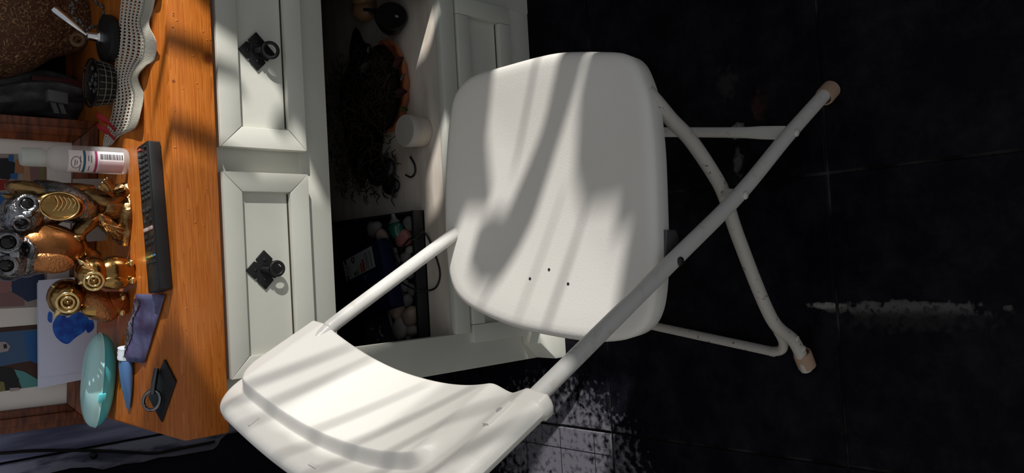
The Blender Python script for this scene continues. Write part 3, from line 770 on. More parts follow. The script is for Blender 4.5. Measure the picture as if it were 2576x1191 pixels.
flat('printed_shape', [(60, 838), (100, 834), (100, 920), (70, 905)], PC['blue'], 0.0006, p2)
flat('printed_shape', [(-20, 862), (14, 860), (26, 872), (20, 884), (-20, 892)], PC['face'], 0.0010, p2)
flat('printed_shape', [(8, 868), (16, 866), (18, 876), (10, 878)], PC['dark'], 0.0014, p2)
flat('printed_shape', [(36, 930), (60, 935), (100, 958), (100, 972), (55, 978)], PC['teal'], 0.0008, p2)
flat('printed_shape', [(-30, 920), (30, 928), (48, 955), (44, 980), (14, 984), (-30, 960)], PC['dark'], 0.0010, p2)
flat('printed_shape', [(-30, 955), (10, 962), (14, 984), (-30, 990)], PC['olive'], 0.0014, p2)
flat('printed_shape', [(24, 977), (48, 976), (50, 982), (26, 986)], PC['face'], 0.0016, p2)

# child's handprint card standing against the picture
p0 = fpt(0, 0, 0.030)
def cardpt(px, py, o=0.0): return at_plane(px, py, p0+fn*o, fn)
def to_top(a, b, o=0.0):
    p, q = cardpt(*a, o), cardpt(*b, o); k = (ZW+0.0004-p.z)/(q.z-p.z); return p.lerp(q, k)
card = thing('handprint_card', (to_top((95, 830), (240, 810)).x, to_top((95, 830), (240, 810)).y, ZW), 'white folded card with a blue painted handprint standing before the picture', 'card')
build('back_sheet', MB().prism([cardpt(93, 712, -0.004), cardpt(95, 978, -0.004), to_top((95, 978), (200, 957), -0.004), to_top((93, 712), (200, 700), -0.004)], fn*0.0008), card_white, card, smooth=False)
fr_ = build('front_sheet', MB().prism([cardpt(96, 706), cardpt(98, 950), to_top((98, 950), (200, 936)), to_top((96, 706), (200, 697))], fn*0.0008), card_white, card, smooth=False)
def blob(pts, mat, par, o=0.001, name='paint_mark'):
    q = crspline([cardpt(*p, o) for p in pts], 5, True)
    for p in q: p.z = max(p.z, ZW+0.0006)
    build(name, MB().prism(q, fn*0.0003), mat, par, smooth=False)
blob([(150, 792), (170, 800), (195, 785), (222, 800), (216, 830), (190, 850), (170, 866), (150, 858), (136, 840), (133, 815)], paint_blue, fr_)
blob([(122, 786), (131, 790), (130, 812), (120, 806)], paint_blue, fr_)
blob([(216, 812), (232, 806), (236, 826), (220, 838)], paint_blue, fr_)
blob([(152, 772), (166, 770), (168, 795), (155, 796)], paint_blue, fr_)

# small white leaflet seen through the gap in the driftwood
lf = at(282, 470, 1, 1.585)
solid('leaflet', MB().prism([(lf.x-0.10, 1.585, ZW), (lf.x+0.012, 1.566, ZW), (lf.x+0.010, 1.568, ZW+0.055), (lf.x-0.102, 1.588, ZW+0.055)], (0.0004, 0.0025, 0)), M('leaflet_paper', (0.42, 0.42, 0.41), 0.8), (lf.x-0.045, 1.577, ZW), 'thin pale leaflet standing behind the driftwood of the owls', 'leaflet', smooth=False)

# hand gel bottle
bb = at(322, 404, 2, ZW); BX, BY = bb.x, bb.y+0.012
bot = thing('gel_bottle', (BX, BY, ZW), 'clear squat bottle with pale label and frosted cap right of the owls', 'bottle')
bs = V((1, 0, 0))
build('bottle_body', MB().lathe((BX, BY, ZW), UP, [(0.014, 0.001), (0.0205, 0.0), (0.0225, 0.004), (0.0230, 0.012), (0.0230, 0.098), (0.0225, 0.108), (0.018, 0.117), (0.0125, 0.122), (0.0120, 0.128)], 32), clear_plastic, bot)
build('cap', MB().lathe((BX, BY, ZW+0.128), UP, [(0.0150, 0), (0.0155, 0.002), (0.0150, 0.029), (0.0130, 0.032), (0.004, 0.033)], 28), frosted, bot)
def cyl_patch(r, a0, a1, z0, z1, n=14):
    pts = [[V((BX+r*math.cos(a0+(a1-a0)*i/n), BY+r*math.sin(a0+(a1-a0)*i/n), z)) for z in (z0, z1)] for i in range(n+1)]
    return MB().grid(pts)
A_ = lambda d: math.radians(-90+d)
lab = build('label', cyl_patch(0.02335, A_(-72), A_(30), ZW+0.010, ZW+0.096), label_white, bot)
for z0, z1, a0, a1, mt in ((0.070, 0.074, -72, 30, teal_band), (0.052, 0.056, -72, 30, pink_band), (0.010, 0.050, -72, -12, pink_panel)):
    build('label_band', cyl_patch(0.02345, A_(a0), A_(a1), ZW+z0, ZW+z1), mt, lab)
bc = MB(); z = 0.012
while z < 0.047:
    w_ = random.choice((0.0006, 0.0010, 0.0016)); m_ = cyl_patch(0.0235, A_(-5), A_(18), ZW+z, ZW+z+w_, 6); bc.add(m_.v, m_.f); z += w_+random.choice((0.0006, 0.0011))
build('barcode', bc, ink, lab)
ov = MB(); pp = []
for i in range(29):
    w_ = 2*math.pi*i/28; a = A_(-22+24*math.cos(w_)); pp.append(V((BX+0.0237*math.cos(a), BY+0.0237*math.sin(a), ZW+0.085+0.0075*math.sin(w_))))
ov.tube(pp, 0.0005, 6)
for zz, a0, a1 in ((0.086, -36, -10), (0.083, -30, -14), (0.064, -60, -35), (0.061, -20, 10), (0.0655, -15, 8), (0.0775, -62, -30), (0.078, -20, 5)):
    m_ = cyl_patch(0.0236, A_(a0), A_(a1), ZW+zz, ZW+zz+0.0012, 6); ov.add(m_.v, m_.f)
build('label_print', ov, ink_grey, lab)

# remote control
ra, rb2 = at(362, 362, 2, ZW+0.018), at(392, 735, 2, ZW+0.018)
rd = (rb2-ra); rd.z = 0; RL = rd.length; rd.normalize(); rs_ = V((-rd.y, rd.x, 0))
if rs_.y > 0: rs_ = -rs_
wid = 0.026
rc_ = (ra+rb2)/2; rc_.z = ZW
rem = thing('remote_control', rc_, 'long black remote control with rows of small keys on the front of the worktop', 'remote control')
def rp(u, v, z): return rc_ + rd*(u*RL/2) + rs_*(v*wid) + UP*z
outl = [(-1, -0.75), (-0.985, -1), (0.985, -1), (1, -0.8), (1, 0.8), (0.985, 1), (-0.985, 1), (-1, 0.75)]
build('case', MB().prism([rp(u, v, 0.0015) for u, v in outl], UP*0.019), black_plastic, rem, bevel=0.002)
build('key_plate', MB().prism([rp(u*0.985, v*0.86, 0.0203) for u, v in outl], UP*0.0008), M('key_plate', (0.02, 0.021, 0.022), 0.3), rem, bevel=0.0003)
def key(u, v, du, dv, mat, h=0.0022):
    build('key', MB().obox(rp(u, v, 0.021+h/2), rd*(du*RL/2), rs_*(dv*wid), UP*(h/2)), mat, rem, bevel=0.0005)
key(-0.93, -0.45, 0.014, 0.2, key_red)
key(-0.93, 0.5, 0.012, 0.16, key_rubber)
for i in range(9):
    for v in (-0.5, 0.0, 0.5):
        key(-0.84+i*0.072, v, 0.018 if i < 4 else 0.022, 0.15, key_rubber)
key(-0.10, 0.0, 0.03, 0.3, key_rubber)
for u, v in ((-0.02, 0.0), (-0.10, -0.55), (-0.10, 0.55), (0.05, -0.5), (0.05, 0.5)): key(u, v, 0.02, 0.14, key_rubber)
key(0.16, -0.38, 0.024, 0.3, key_white); key(0.16, 0.38, 0.024, 0.3, key_white)
for u, v in ((0.26, -0.5), (0.26, 0.5), (0.34, -0.5), (0.34, 0.0), (0.34, 0.5), (0.43, 0.0)): key(u, v, 0.024, 0.15, key_rubber)
for v, mt in ((-0.6, key_green), (-0.2, key_yellow), (0.2, key_yellow), (0.6, key_blue)): key(0.53, v, 0.014, 0.15, mt)
for v in (-0.45, 0.1, 0.55): key(0.61, v, 0.014, 0.15, key_rubber)

# plastic sachet and blue tube with white ridged cap
def sheet(name, pts, th, mat, par, lift=0.002):
    q = [at(*p, 2, ZW+lift) for p in pts]
    return build(name, MB().prism(q, UP*th), mat, par, bevel=0.0006)
sa = at(365, 800, 2, ZW); sach = thing('printed_sachet', sa, 'crumpled printed plastic sachet lying left of the remote control', 'sachet')
pts = []
for i in range(13):
    row = []
    for j in range(9):
        a = V((348+(312-348)*i/12, 738+(905-738)*i/12)) ; b = V((415+(362-415)*i/12, 742+(915-742)*i/12)); p = a.lerp(b, j/8)
        q = at(p.x, p.y, 2, ZW+0.004); q.z += 0.004*math.sin(i*1.1+j*0.9)*math.sin(j*0.8) + 0.012*math.exp(-((j-2.5)/2)**2); row.append(q)
    pts.append(row)
so_pts = pts; so = build('sachet_film', MB().grid(pts), blue_pack, sach); md = so.modifiers.new('thick', 'SOLIDIFY'); md.thickness = 0.0008
pts = [[q+UP*0.0012 for q in row[0:4]] for row in pts[1:12]]
build('dark_print', MB().grid(pts), grey_pack, sach)
pr = MB()
for i in range(1, 12):
    for j in (0.7, 1.7, 2.7):
        if random.random() < 0.85:
            a_, b_ = int(j), i
            q0, q1 = so_pts[b_][a_].lerp(so_pts[b_][a_+1], j-a_), so_pts[b_][a_+1].lerp(so_pts[b_+1][a_+1], 0.62)
            d_ = (q1-q0); e_ = V((-d_.y, d_.x, 0)).normalized()*0.0022
            pr.prism([q0-e_+UP*0.0016, q1-e_+UP*0.0016, q1+e_+UP*0.0016, q0+e_+UP*0.0016], UP*0.0003)
tag(build('printed_rows', pr, ink, sach, smooth=False), kind='stuff')
pts2 = []
tb0 = at(318, 905, 2, ZW+0.010); tb1 = at(318, 1025, 2, ZW+0.006); tb1.x -= 0.002
tube_o = thing('blue_tube', V((tb0.x, tb0.y, ZW)), 'flattened pale blue tube with a white ridged cap beside the sachet', 'tube')
tdir = (tb1-tb0).normalized(); tside = tdir.cross(UP).normalized()
tp = [tb0.lerp(tb1, k/6) for k in range(7)]
for i_, p_ in enumerate(tp): p_.z = ZW+0.0115-0.008*(i_/6)
build('tube_body', MB().tube(tp, [0.016, 0.018, 0.0185, 0.0185, 0.017, 0.013, 0.007], 18, flat=[(1, 0.62), (1, 0.58), (1, 0.52), (1, 0.45), (1, 0.35), (1, 0.3), (1, 0.3)]), M('tube_blue', (0.07, 0.16, 0.34), 0.3), tube_o)
cap_mb = MB(); c0 = tb0 - tdir*0.001
cp = [c0-tdir*0.004*k for k in range(6)]
for p_ in cp: p_.z = ZW+0.0125
cap_mb.tube(cp, [0.0118, 0.0125, 0.0118, 0.0125, 0.0118, 0.0125], 18)
build('ridged_cap', cap_mb, M('cap_white', (0.55, 0.6, 0.66), 0.4), tube_o)

# teal oval case
e0, e1 = at(298, 836, 2, ZW), at(277, 1066, 2, ZW)
cdir = (e1-e0); cdir.z = 0; CL = cdir.length; cdir.normalize(); cside = V((-cdir.y, cdir.x, 0))
cmid = (e0+e1)/2; 
case = thing('oval_case', cmid, 'glossy teal oval clamshell case on the left end of the worktop', 'case')
def half(z0, sgn, mat, name, hh):
    rows_ = []
    for i in range(0, 9):
        a = (math.pi/2)*i/8; k = math.cos(a); z = z0 + sgn*hh*math.sin(a)
        ring_ = []
        for j in range(40):
            w_ = 2*math.pi*j/40; cx_, sx_ = math.cos(w_), math.sin(w_)
            ring_.append(cmid + cdir*(CL/2*k**0.7*math.copysign(abs(cx_)**0.75, cx_)) + cside*(0.029*k**0.7*math.copysign(abs(sx_)**0.9, sx_)) + UP*z)
        rows_.append(ring_)
    mb = MB(); n_ = 40
    for r_ in rows_: mb.v += r_
    for i in range(8):
        for k in range(n_): mb.f.append((i*n_+k, i*n_+(k+1) % n_, (i+1)*n_+(k+1) % n_, (i+1)*n_+k))
    mb.f.append(tuple(range(n_))); 
    return build(name, mb, mat, case)
half(0.028, -1, teal_case, 'lower_shell', 0.0275)
half(0.0292, 1, teal_pale, 'upper_shell', 0.024)
sp = [cmid + cdir*(CL/2*1.004*math.copysign(abs(math.cos(w_))**0.75, math.cos(w_))) + cside*(0.0295*math.copysign(abs(math.sin(w_))**0.9, math.sin(w_))) + UP*0.0286 for w_ in [2*math.pi*j/60 for j in range(61)]]
build('seam_rim', MB().tube(sp, 0.0012, 6), teal_pale, case)
cb = cmid - cside*0.0295 if (cmid-cside).y < (cmid+cside).y else cmid + cside*0.0295
build('catch', MB().obox(cb+cdir*0.02+UP*0.028, cdir*0.008, cside*0.0025, UP*0.006), teal_case, case, bevel=0.001)

# black diamond hook plate lying on the worktop
kc = [at(*p, 2, ZW+0.002) for p in ((415, 905), (443, 960), (408, 1063), (375, 1000))]
hook = thing('ring_handle', sum(kc, V())/4, 'loose black diamond ring handle lying on the worktop left front corner', 'handle')
hp = build('pull_plate', MB().prism([p-UP*0.0015 for p in kc], UP*0.003), iron, hook, bevel=0.0006)
hc = at(398, 1005, 2, ZW+0.006); 
build('ring', MB().torus(hc+UP*0.010, V((0.25, -0.5, 0.8)), 0.0155, 0.0028), M('polished_iron', (0.25, 0.25, 0.26), 0.15, metal=1.0), hook)
hk = at(398, 960, 2, ZW+0.006)
build('knuckle', MB().tube([hk+V((0.02, 0.004, 0)), hk+UP*0.006, hc+UP*0.008+V((0.010, 0.0, 0))], [0.004, 0.0045, 0.004], 10), M('knuckle_steel', (0.12, 0.12, 0.125), 0.25, metal=1.0), hook)

# owls
def frame_of(face):
    f = V(face).normalized(); r = f.cross(UP).normalized(); u = r.cross(f).normalized(); return f, r, u
def eye(par, c, f, R, ring_m, pup):
    f = V(f).normalized()
    e = build('eye_ring', MB().torus(c, f, R*0.78, R*0.24, 28, 8).lathe(c-f*R*0.15, f, [(R*0.8, 0), (R*0.75, R*0.12), (R*0.4, R*0.10)], 24), ring_m, par)
    return e
def ear(par, p, d, L, r, mat):
    d = V(d).normalized(); build('ear_tuft', MB().tube([p, p+d*L*0.5, p+d*L], [r, r*0.6, r*0.1], 10), mat, par)
def wing(par, c, n, up, a, b, th, mat):
    n = V(n).normalized(); up = (V(up)-n*V(up).dot(n)).normalized(); s = n.cross(up)
    w_ = build('wing', MB().ell(c, s*b, n*th, up*a, 20, 12), mat, par)
    return w_
YO = 1.475
fig = thing('owl_figurine', at(318, 545, 2, ZW), 'large bronze and silver figurine of two owls perched on gnarled driftwood', 'figurine')
def P3(px, py, Y): return at(px, py, 1, Y)
k_ = px_m(P3(150, 550, YO))
# driftwood
mbt = MB()
mbt.tube(crspline([P3(318, 530, YO+0.01), P3(285, 520, YO), P3(250, 512, YO), P3(215, 520, YO), P3(180, 540, YO+0.005)], 6), [0.034]*5+[0.026]*6+[0.022]*14, 14)
mbt.tube(crspline([P3(312, 480, YO-0.01), P3(280, 505, YO-0.014), P3(240, 500, YO-0.012), P3(215, 490, YO-0.005)], 5), [0.016]*5+[0.014]*11, 12)
mbt.tube(crspline([P3(260, 540, YO), P3(225, 560, YO-0.01), P3(195, 590, YO-0.005), P3(205, 625, YO), P3(240, 650, YO+0.01)], 6), 0.013, 12)
mbt.tube(crspline([P3(312, 600, YO), P3(280, 575, YO-0.006), P3(250, 550, YO-0.008), P3(220, 545, YO)], 5), 0.013, 12)
mbt.tube(crspline([P3(318, 470, YO), P3(322, 540, YO-0.02), P3(316, 612, YO)], 6), 0.014, 12)
build('driftwood', clampz(mbt, ZW+0.0005), bronze, fig)
def fan(base, e1, e2, bend, name='curled_leaf'):
    rows3 = []
    for i in range(25):
        u = i/24; tip = e1.lerp(e2, u) + bend*math.sin(math.pi*u); row = []
        for j in range(11):
            v = j/10; p = base.lerp(tip, v) + bend*(0.5*math.sin(math.pi*v)) + V((0, -1, 0.3))*(0.0022*v*math.sin(u*math.pi*9))
            row.append(p)
        rows3.append(row)
    o_ = build(name, MB().grid(rows3), bronze, fig); md_ = o_.modifiers.new('thick', 'SOLIDIFY'); md_.thickness = 0.004
    return o_
fan(P3(288, 500, YO-0.022), P3(244, 474, YO-0.030), P3(274, 446, YO-0.020), V((0.004, -0.010, 0.002)))
fan(P3(252, 556, YO-0.020), P3(276, 606, YO-0.028), P3(316, 574, YO-0.030), V((-0.004, -0.012, 0.002)))
fan(P3(250, 500, YO-0.012), P3(300, 470, YO-0.030), P3(318, 498, YO-0.026), V((0.004, -0.012, 0.0)))
# right owl
oa = build('owl', MB().ell(P3(150, 508, YO), V((0.034, 0, 0.004)), V((0, 0.036, 0)), V((0.014, 0.01, 0.058)))
           .ell(P3(58, 540, YO-0.006), V((0.036, 0, -0.006)), V((0, 0.034, 0)), V((0.004, 0, 0.034)))
           .ell(P3(105, 525, YO), V((0.033, 0, 0)), V((0, 0.034, 0)), V((0, 0, 0.04))), silver, fig)
build('tail', MB().tube([P3(170, 492, YO), P3(205, 484, YO+0.004), P3(236, 474, YO+0.008)], [0.022, 0.016, 0.006], 14), gold, oa)
build('back_feathers', MB().ell(P3(100, 488, YO+0.004), V((0.018, 0, 0.002)), V((0, 0.03, 0)), V((0.012, 0, 0.05))), bronze, oa)
fA = V((-0.30, -0.85, 0.25))
e_ = eye(oa, P3(68, 513, YO-0.036), V((0.05, -1, 0.2)), 24*k_, silver, 0); build('pupil', MB().ell(P3(68, 513, YO-0.037), V((0.0088, 0, 0)), V((0, 0.0037, 0)), V((0, 0, 0.0085))), pupil_m, oa)
e_ = eye(oa, P3(54, 563, YO-0.034), V((-0.55, -0.85, 0.2)), 22*k_, silver, 0); build('pupil', MB().ell(P3(54, 561, YO-0.036), V((0.0063, -0.0025, 0)), V((0, 0.0050, 0)), V((0, 0, 0.0081))), pupil_m, oa)
ear(oa, P3(40, 500, YO-0.01), V((0.25, -0.2, 1)), 0.022, 0.009, bronze); ear(oa, P3(34, 560, YO-0.01), V((-0.4, -0.2, 1)), 0.02, 0.009, silver)
build('beak', MB().tube([P3(66, 540, YO-0.038), P3(78, 538, YO-0.044), P3(90, 536, YO-0.04)], [0.008, 0.006, 0.0015], 10), silver, oa)
w1 = wing(oa, P3(152, 517, YO-0.032), V((0.1, -1, 0.15)), V((0.15, 0, 1)), 0.036, 0.024, 0.008, gold)
for i in range(5):
    z_ = 138+i*11
    build('feather_ridge', MB().tube(crspline([P3(z_, 492+i*2, YO-0.040), P3(z_+8, 512, YO-0.043), P3(z_-4, 532, YO-0.039)], 4), 0.0011, 6), gold_ring, w1)
build('wing_border', MB().torus(P3(150, 519, YO-0.038), V((0.1, -1, 0.15)), 0.0225, 0.0012, ratio=1.25), gold_ring, w1)
# left owl
ob = build('owl', MB().ell(P3(118, 622, YO-0.004), V((0.040, 0, 0.0)), V((0, 0.038, 0)), V((0.004, 0, 0.056))), copper, fig)
build('head', MB().ell(P3(18, 642, YO-0.008), V((0.042, 0, 0)), V((0, 0.038, 0)), V((0, 0, 0.038))).ell(P3(62, 640, YO-0.004), V((0.038, 0, 0)), V((0, 0.037, 0)), V((0, 0, 0.03))), silver, ob)
e_ = eye(ob, P3(21, 611, YO-0.045), V((0.15, -1, 0.25)), 28*k_, silver, 0); build('pupil', MB().ell(P3(21, 611, YO-0.046), V((0.0106, 0, 0)), V((0, 0.0050, 0)), V((0, 0, 0.0106))), pupil_m, ob)
e_ = eye(ob, P3(17, 668, YO-0.043), V((-0.35, -1, 0.25)), 25*k_, silver, 0); build('pupil', MB().ell(P3(17, 667, YO-0.045), V((0.0088, -0.0013, 0)), V((0, 0.0050, 0)), V((0, 0, 0.0100))), pupil_m, ob)
build('collar', MB().tube(crspline([P3(62, 612, YO-0.040), P3(80, 625, YO-0.048), P3(72, 650, YO-0.045)], 5), 0.007, 10, flat=[(1, 0.6)]*11), silver, ob)
build('beak', MB().tube([P3(32, 640, YO-0.046), P3(46, 640, YO-0.052), P3(56, 639, YO-0.046)], [0.008, 0.006, 0.0015], 10), silver, ob)
wing(ob, P3(124, 662, YO-0.030), V((-0.45, -1, 0.1)), V((0.08, 0, 1)), 0.036, 0.018, 0.010, amber_glitter)
build('feet', MB().ell(P3(193, 600, YO-0.02), V((0.008, 0, 0)), V((0, 0.01, 0)), V((0, 0, 0.012))).ell(P3(190, 640, YO-0.015), V((0.009, 0, 0)), V((0, 0.01, 0)), V((0, 0, 0.014))), bronze, ob)

def small_owl(name, head, body, feet, eyes, Y, rh, rb_, label, bodym, ringm, ears, brow, wingat):
    fb = at(feet[0][0]+4, sum(f_[1] for f_ in feet)/len(feet), 2, ZW)
    o = thing(name, V((P3(*body, Y).x, Y, ZW)), label, 'figurine')
    hb, hd = P3(*body, Y), P3(*head, Y)
    build('body', MB().ell(hb, V((rb_, 0, 0)), V((0, rb_*0.95, 0)), (hd-hb).normalized()*rb_*1.25), bodym, o)
    h_ = build('head', MB().ell(hd, V((rh, 0, 0)), V((0, rh*0.95, 0)), V((0, 0, rh*0.95))), ringm, o)
    for e in eyes:
        c = P3(*e, Y-rh*0.93); build('eye_ring', MB().torus(c, V((-0.2, -1, 0.3)), rh*0.50, rh*0.09).torus(c-V((0, 0.002, 0)), V((-0.2, -1, 0.3)), rh*0.28, rh*0.07), gold_ring, h_)
        build('eye_bead', MB().ell(c-V((0, 0.003, 0)), V((rh*0.12, 0, 0)), V((0, rh*0.1, 0)), V((0, 0, rh*0.12)), 10, 8), ringm, h_)
    for p, q in ears: ear(h_, P3(*p, Y-rh*0.3), P3(*q, Y-rh*0.3)-P3(*p, Y-rh*0.3), (P3(*q, Y)-P3(*p, Y)).length, rh*0.22, gold_ring)
    if brow:
        mb = MB()
        for i in range(7):
            a = -0.9+1.8*i/6; p = P3(*brow, Y-rh*0.9); mb.tube([p, p+V((0.02*math.sin(a)+0.003, -0.001, 0.018*math.cos(a)))], [0.0012, 0.0016], 6)
        build('brow_fan', mb, gold_ring, h_)
    mb = MB()
    for f_ in feet:
        c = P3(*f_, Y-rb_*0.55)
        mb.ell(V((c.x, c.y, max(c.z, ZW+0.006))), V((0.008, 0, 0)), V((0, 0.010, 0)), V((0, 0, 0.006)), 12, 8)
    build('foot', mb, gold_ring, o)
    for wp, n in wingat:
        wing(o, P3(*wp, Y-rb_*0.5), n, V((0, 0, 1)), rb_*0.85, rb_*0.5, rb_*0.28, ringm)
    # short neck of the pedestal so that the body rests on the board
    build('base', MB().lathe((hb.x, hb.y, ZW), UP, [(rb_*0.6, 0), (rb_*0.72, 0.004), (rb_*0.8, max(hb.z-ZW-rb_*0.5, 0.006))], 20), bodym, o)
    return o
small_owl('owl_ornament', (232, 688), (284, 684), [(328, 662), (332, 706)], [(236, 708)], 1.455, 0.0285, 0.0275, 'smooth shiny gold owl ornament behind the middle of the remote control', gold, gold, [((212, 668), (194, 652)), ((210, 706), (197, 716))], (236, 682), [((288, 712), V((-0.7, -0.8, 0.1)))])
small_owl('owl_ornament', (168, 748), (246, 768), [(308, 748), (306, 786)], [(170, 762)], 1.490, 0.0315, 0.0285, 'knobbly gold owl ornament in front of the blue handprint', amber_glitter, gold, [((148, 728), (129, 718)), ((150, 780), (136, 800))], None, [((245, 782), V((-0.6, -0.9, 0.1)))])

# crocheted doily with ruffled border
inner = [(322, -70), (306, -10), (300, 50), (292, 110), (288, 170), (286, 230), (280, 290), (262, 345), (258, 372)]
outer = [(400, -70), (392, -20), (384, 25), (374, 62), (392, 105), (388, 150), (364, 168), (346, 196), (360, 236), (352, 285), (340, 322), (304, 340), (278, 366)]
inn = crspline([V((*p, 0)) for p in inner], 12); oun = crspline([V((*p, 0)) for p in outer], 8)
def samp(c, t):
    x = t*(len(c)-1); i = min(int(x), len(c)-2); return c[i].lerp(c[i+1], x-i)
NA, NB = 120, 16
rows_ = []
for i in range(NA+1):
    t = i/NA; a, b = samp(inn, t), samp(oun, t); row = []
    for j in range(NB+1):
        u = j/NB; p = a.lerp(b, u); z = ZW+0.0015 + (0.010*u**1.5)*(0.5+0.5*math.sin(t*26)) + 0.004*math.sin(math.pi*u)*(0.5+0.5*math.cos(t*19))
        row.append(at(p.x, p.y, 2, z))
    rows_.append(row)
doily = thing('lace_doily', at(300, 150, 2, ZW), 'cream crocheted doily with a ruffled ribbed edge on the worktop', 'doily')
net = [[rows_[i][min(j, 11)] for j in (0, 2, 4, 6, 8, 10, 11)] for i in range(0, NA+1, 2)]
nb = MB(); nv_ = len(net[0])
for i in range(len(net)-1):
    for j in range(nv_-1):
        a, b, c_, d_ = net[i][j], net[i+1][j], net[i+1][j+1], net[i][j+1]; m_ = (a+b+c_+d_)/4
        # a round-cornered hole in every mesh of the net, staggered like crochet
        rim = [a, a.lerp(b, .5), b, b.lerp(c_, .5), c_, c_.lerp(d_, .5), d_, d_.lerp(a, .5)]
        sz = 0.66 if j < 5 else 0.5
        hole = [m_ + (p-m_)*(sz*0.86 if q % 2 == 0 else sz) for q, p in enumerate(rim)]
        nb.add(rim+hole, [(q, (q+1) % 8, 8+(q+1) % 8, 8+q) for q in range(8)])
mesh_o = build('open_lace', nb, lace, doily)
wm = mesh_o.modifiers.new('threads', 'SOLIDIFY'); wm.thickness = 0.0012
bord = []
for i in range(NA*3+1):
    x = i/3; a = int(min(x, NA-1)); f_ = x-a
    rowi = [rows_[a][j].lerp(rows_[a+1][j], f_)+UP*(0.0009*(1 if i % 2 else -1)) for j in range(11, NB+1)]
    bord.append(rowi)
b_ = build('ribbed_border', MB().grid(bord), lace, doily); md = b_.modifiers.new('thick', 'SOLIDIFY'); md.thickness = 0.0008

# wire basket, desk pen, ribbon on the doily
bk = at(296, 204, 2, ZW+0.004); bk.y += 0.035
bas = thing('wire_basket', bk, 'small dark round wire basket with a shiny rim on the lace doily', 'basket')
build('basket_body', MB().lathe(bk, UP, [(0.030, 0), (0.034, 0.003), (0.040, 0.030), (0.0395, 0.030), (0.033, 0.005)], 32), M('basket_dark', (0.012, 0.009, 0.008), 0.5), bas)
wires = MB()
for i in range(22):
    w_ = 2*math.pi*i/22; d = V((math.cos(w_), math.sin(w_), 0)); wires.tube([bk+d*0.0355+UP*0.002, bk+d*0.0415+UP*0.032], 0.0007, 5)
for z_, r_ in ((0.010, 0.0373), (0.02, 0.0395)): wires.torus(bk+UP*z_, UP, r_, 0.0007, 40, 5)
build('wire', wires, M('wire_grey', (0.28, 0.26, 0.22), 0.4, metal=0.6), bas)
build('rim', MB().torus(bk+UP*0.033, UP, 0.0415, 0.0022, 48, 8), M('rim_gloss', (0.05, 0.045, 0.04), 0.1, metal=0.8), bas)
mb = MB()
for i in range(14):
    w_ = random.uniform(0, 6.28); r_ = random.uniform(0, 0.027); mb.ell(bk+V((r_*math.cos(w_), r_*math.sin(w_), 0.024+random.uniform(0, 0.008))), V((0.007, 0, 0)), V((0, 0.007, 0)), V((0, 0, 0.006)), 10, 7)
tag(build('glass_beads', mb, M('bead_black', (0.01, 0.009, 0.009), 0.08, spec=0.8), bas), kind='stuff')
rb0 = at(272, 312, 2, ZW+0.012)
mb = MB()
for dx in (0.0, 0.018):
    mb.tube(crspline([rb0+V((dx, 0.012, 0.012)), rb0+V((dx-0.006, -0.004, 0.016)), rb0+V((dx-0.016, -0.012, 0.006)), rb0+V((dx-0.03, -0.01, -0.008))], 4), [0.003]*3+[0.006]*6+[0.003]*4, 10, flat=[(1, 0.5)]*13)
solid('red_ribbon', mb, red_fabric, (rb0.x, rb0.y, ZW), 'crumpled red ribbon on the lace doily left of the basket', 'ribbon')

pb = at(292, 92, 2, ZW+0.003); pb.y += 0.02
pen = thing('desk_pen', pb, 'silver desk pen leaning in a round black holder on the lace doily', 'pen')
build('holder_base', MB().lathe(pb, UP, [(0.040, 0), (0.042, 0.004), (0.041, 0.014), (0.030, 0.018), (0.006, 0.019)], 36), black_plastic, pen)
pn = P3(262, 82, pb.y); pn.x += 0.0
ax_ = (P3(192, 22, pb.y+0.0)-P3(262, 78, pb.y)).normalized()
build('socket', MB().lathe(pb+UP*0.018, UP, [(0.013, 0), (0.013, 0.006), (0.009, 0.009), (0.0075, 0.024), (0.0055, 0.025)], 24), chrome, pen)
s0 = pb+UP*0.040
build('pen_barrel', MB().tube([s0, s0+ax_*0.030, s0+ax_*0.062, s0+ax_*0.066], [0.0022, 0.0055, 0.0070, 0.0055], 14), chrome, pen)
# beaded wreath behind the pen
wc = P3(222, 30, 1.545)
mb = MB()
for i in range(40):
    w_ = 2*math.pi*i/40; mb.ell(wc+V((0.030*math.cos(w_)+random.uniform(-.003, .003), random.uniform(-.004, .004), 0.026*math.sin(w_)+random.uniform(-.003, .003))), V((0.0035, 0, 0)), V((0, 0.0035, 0)), V((0, 0, 0.0035)), 8, 6)
wr = thing('bead_garland', (wc.x, wc.y, ZW), 'dark tangled garland of small shiny beads right of the desk pen', 'garland')
tag(build('bead', mb, M('bead_grey', (0.09, 0.085, 0.08), 0.15, spec=0.8), wr), kind='stuff')
build('hanging_strand', MB().tube(crspline([wc+V((0, 0, -0.026)), wc+V((0.02, -0.01, -0.035)), V((wc.x+0.03, wc.y-0.01, ZW+0.004))], 6), 0.0022, 8), M('bead_grey', (0, 0, 0)), wr)

# big mottled vase, dark things behind
vz = at(60, 40, 1, 1.66)
vase = thing('mottled_vase', (vz.x+0.03, 1.665, ZW), 'big dark brown vase with a tan worm-track surface at the right', 'vase')
rows_ = [(0.05, 0.0), (0.06, 0.02), (0.075, 0.055), (0.10, 0.085), (0.122, 0.13), (0.130, 0.19), (0.12, 0.26), (0.09, 0.32), (0.06, 0.35), (0.055, 0.37), (0.04, 0.37), (0.04, 0.30)]
VX = P3(100, 160, 1.60).x + 0.105
vase.location = (VX, 1.665, ZW)
build('vase_body', MB().lathe((VX, 1.665, ZW), UP, rows_, 40), bark_m, vase)
rg = P3(196, 100, 1.56)
solid('wooden_ring', MB().torus(rg, V((0.1, -1, 0.4)), 0.010, 0.0042), M('ring_wood', (0.13, 0.065, 0.025), 0.5), (rg.x, rg.y, rg.z-0.012), 'small tan wooden ring hanging before the mottled vase', 'ring')
gb = P3(30, 225, 1.70)
mb = MB(); pts = []
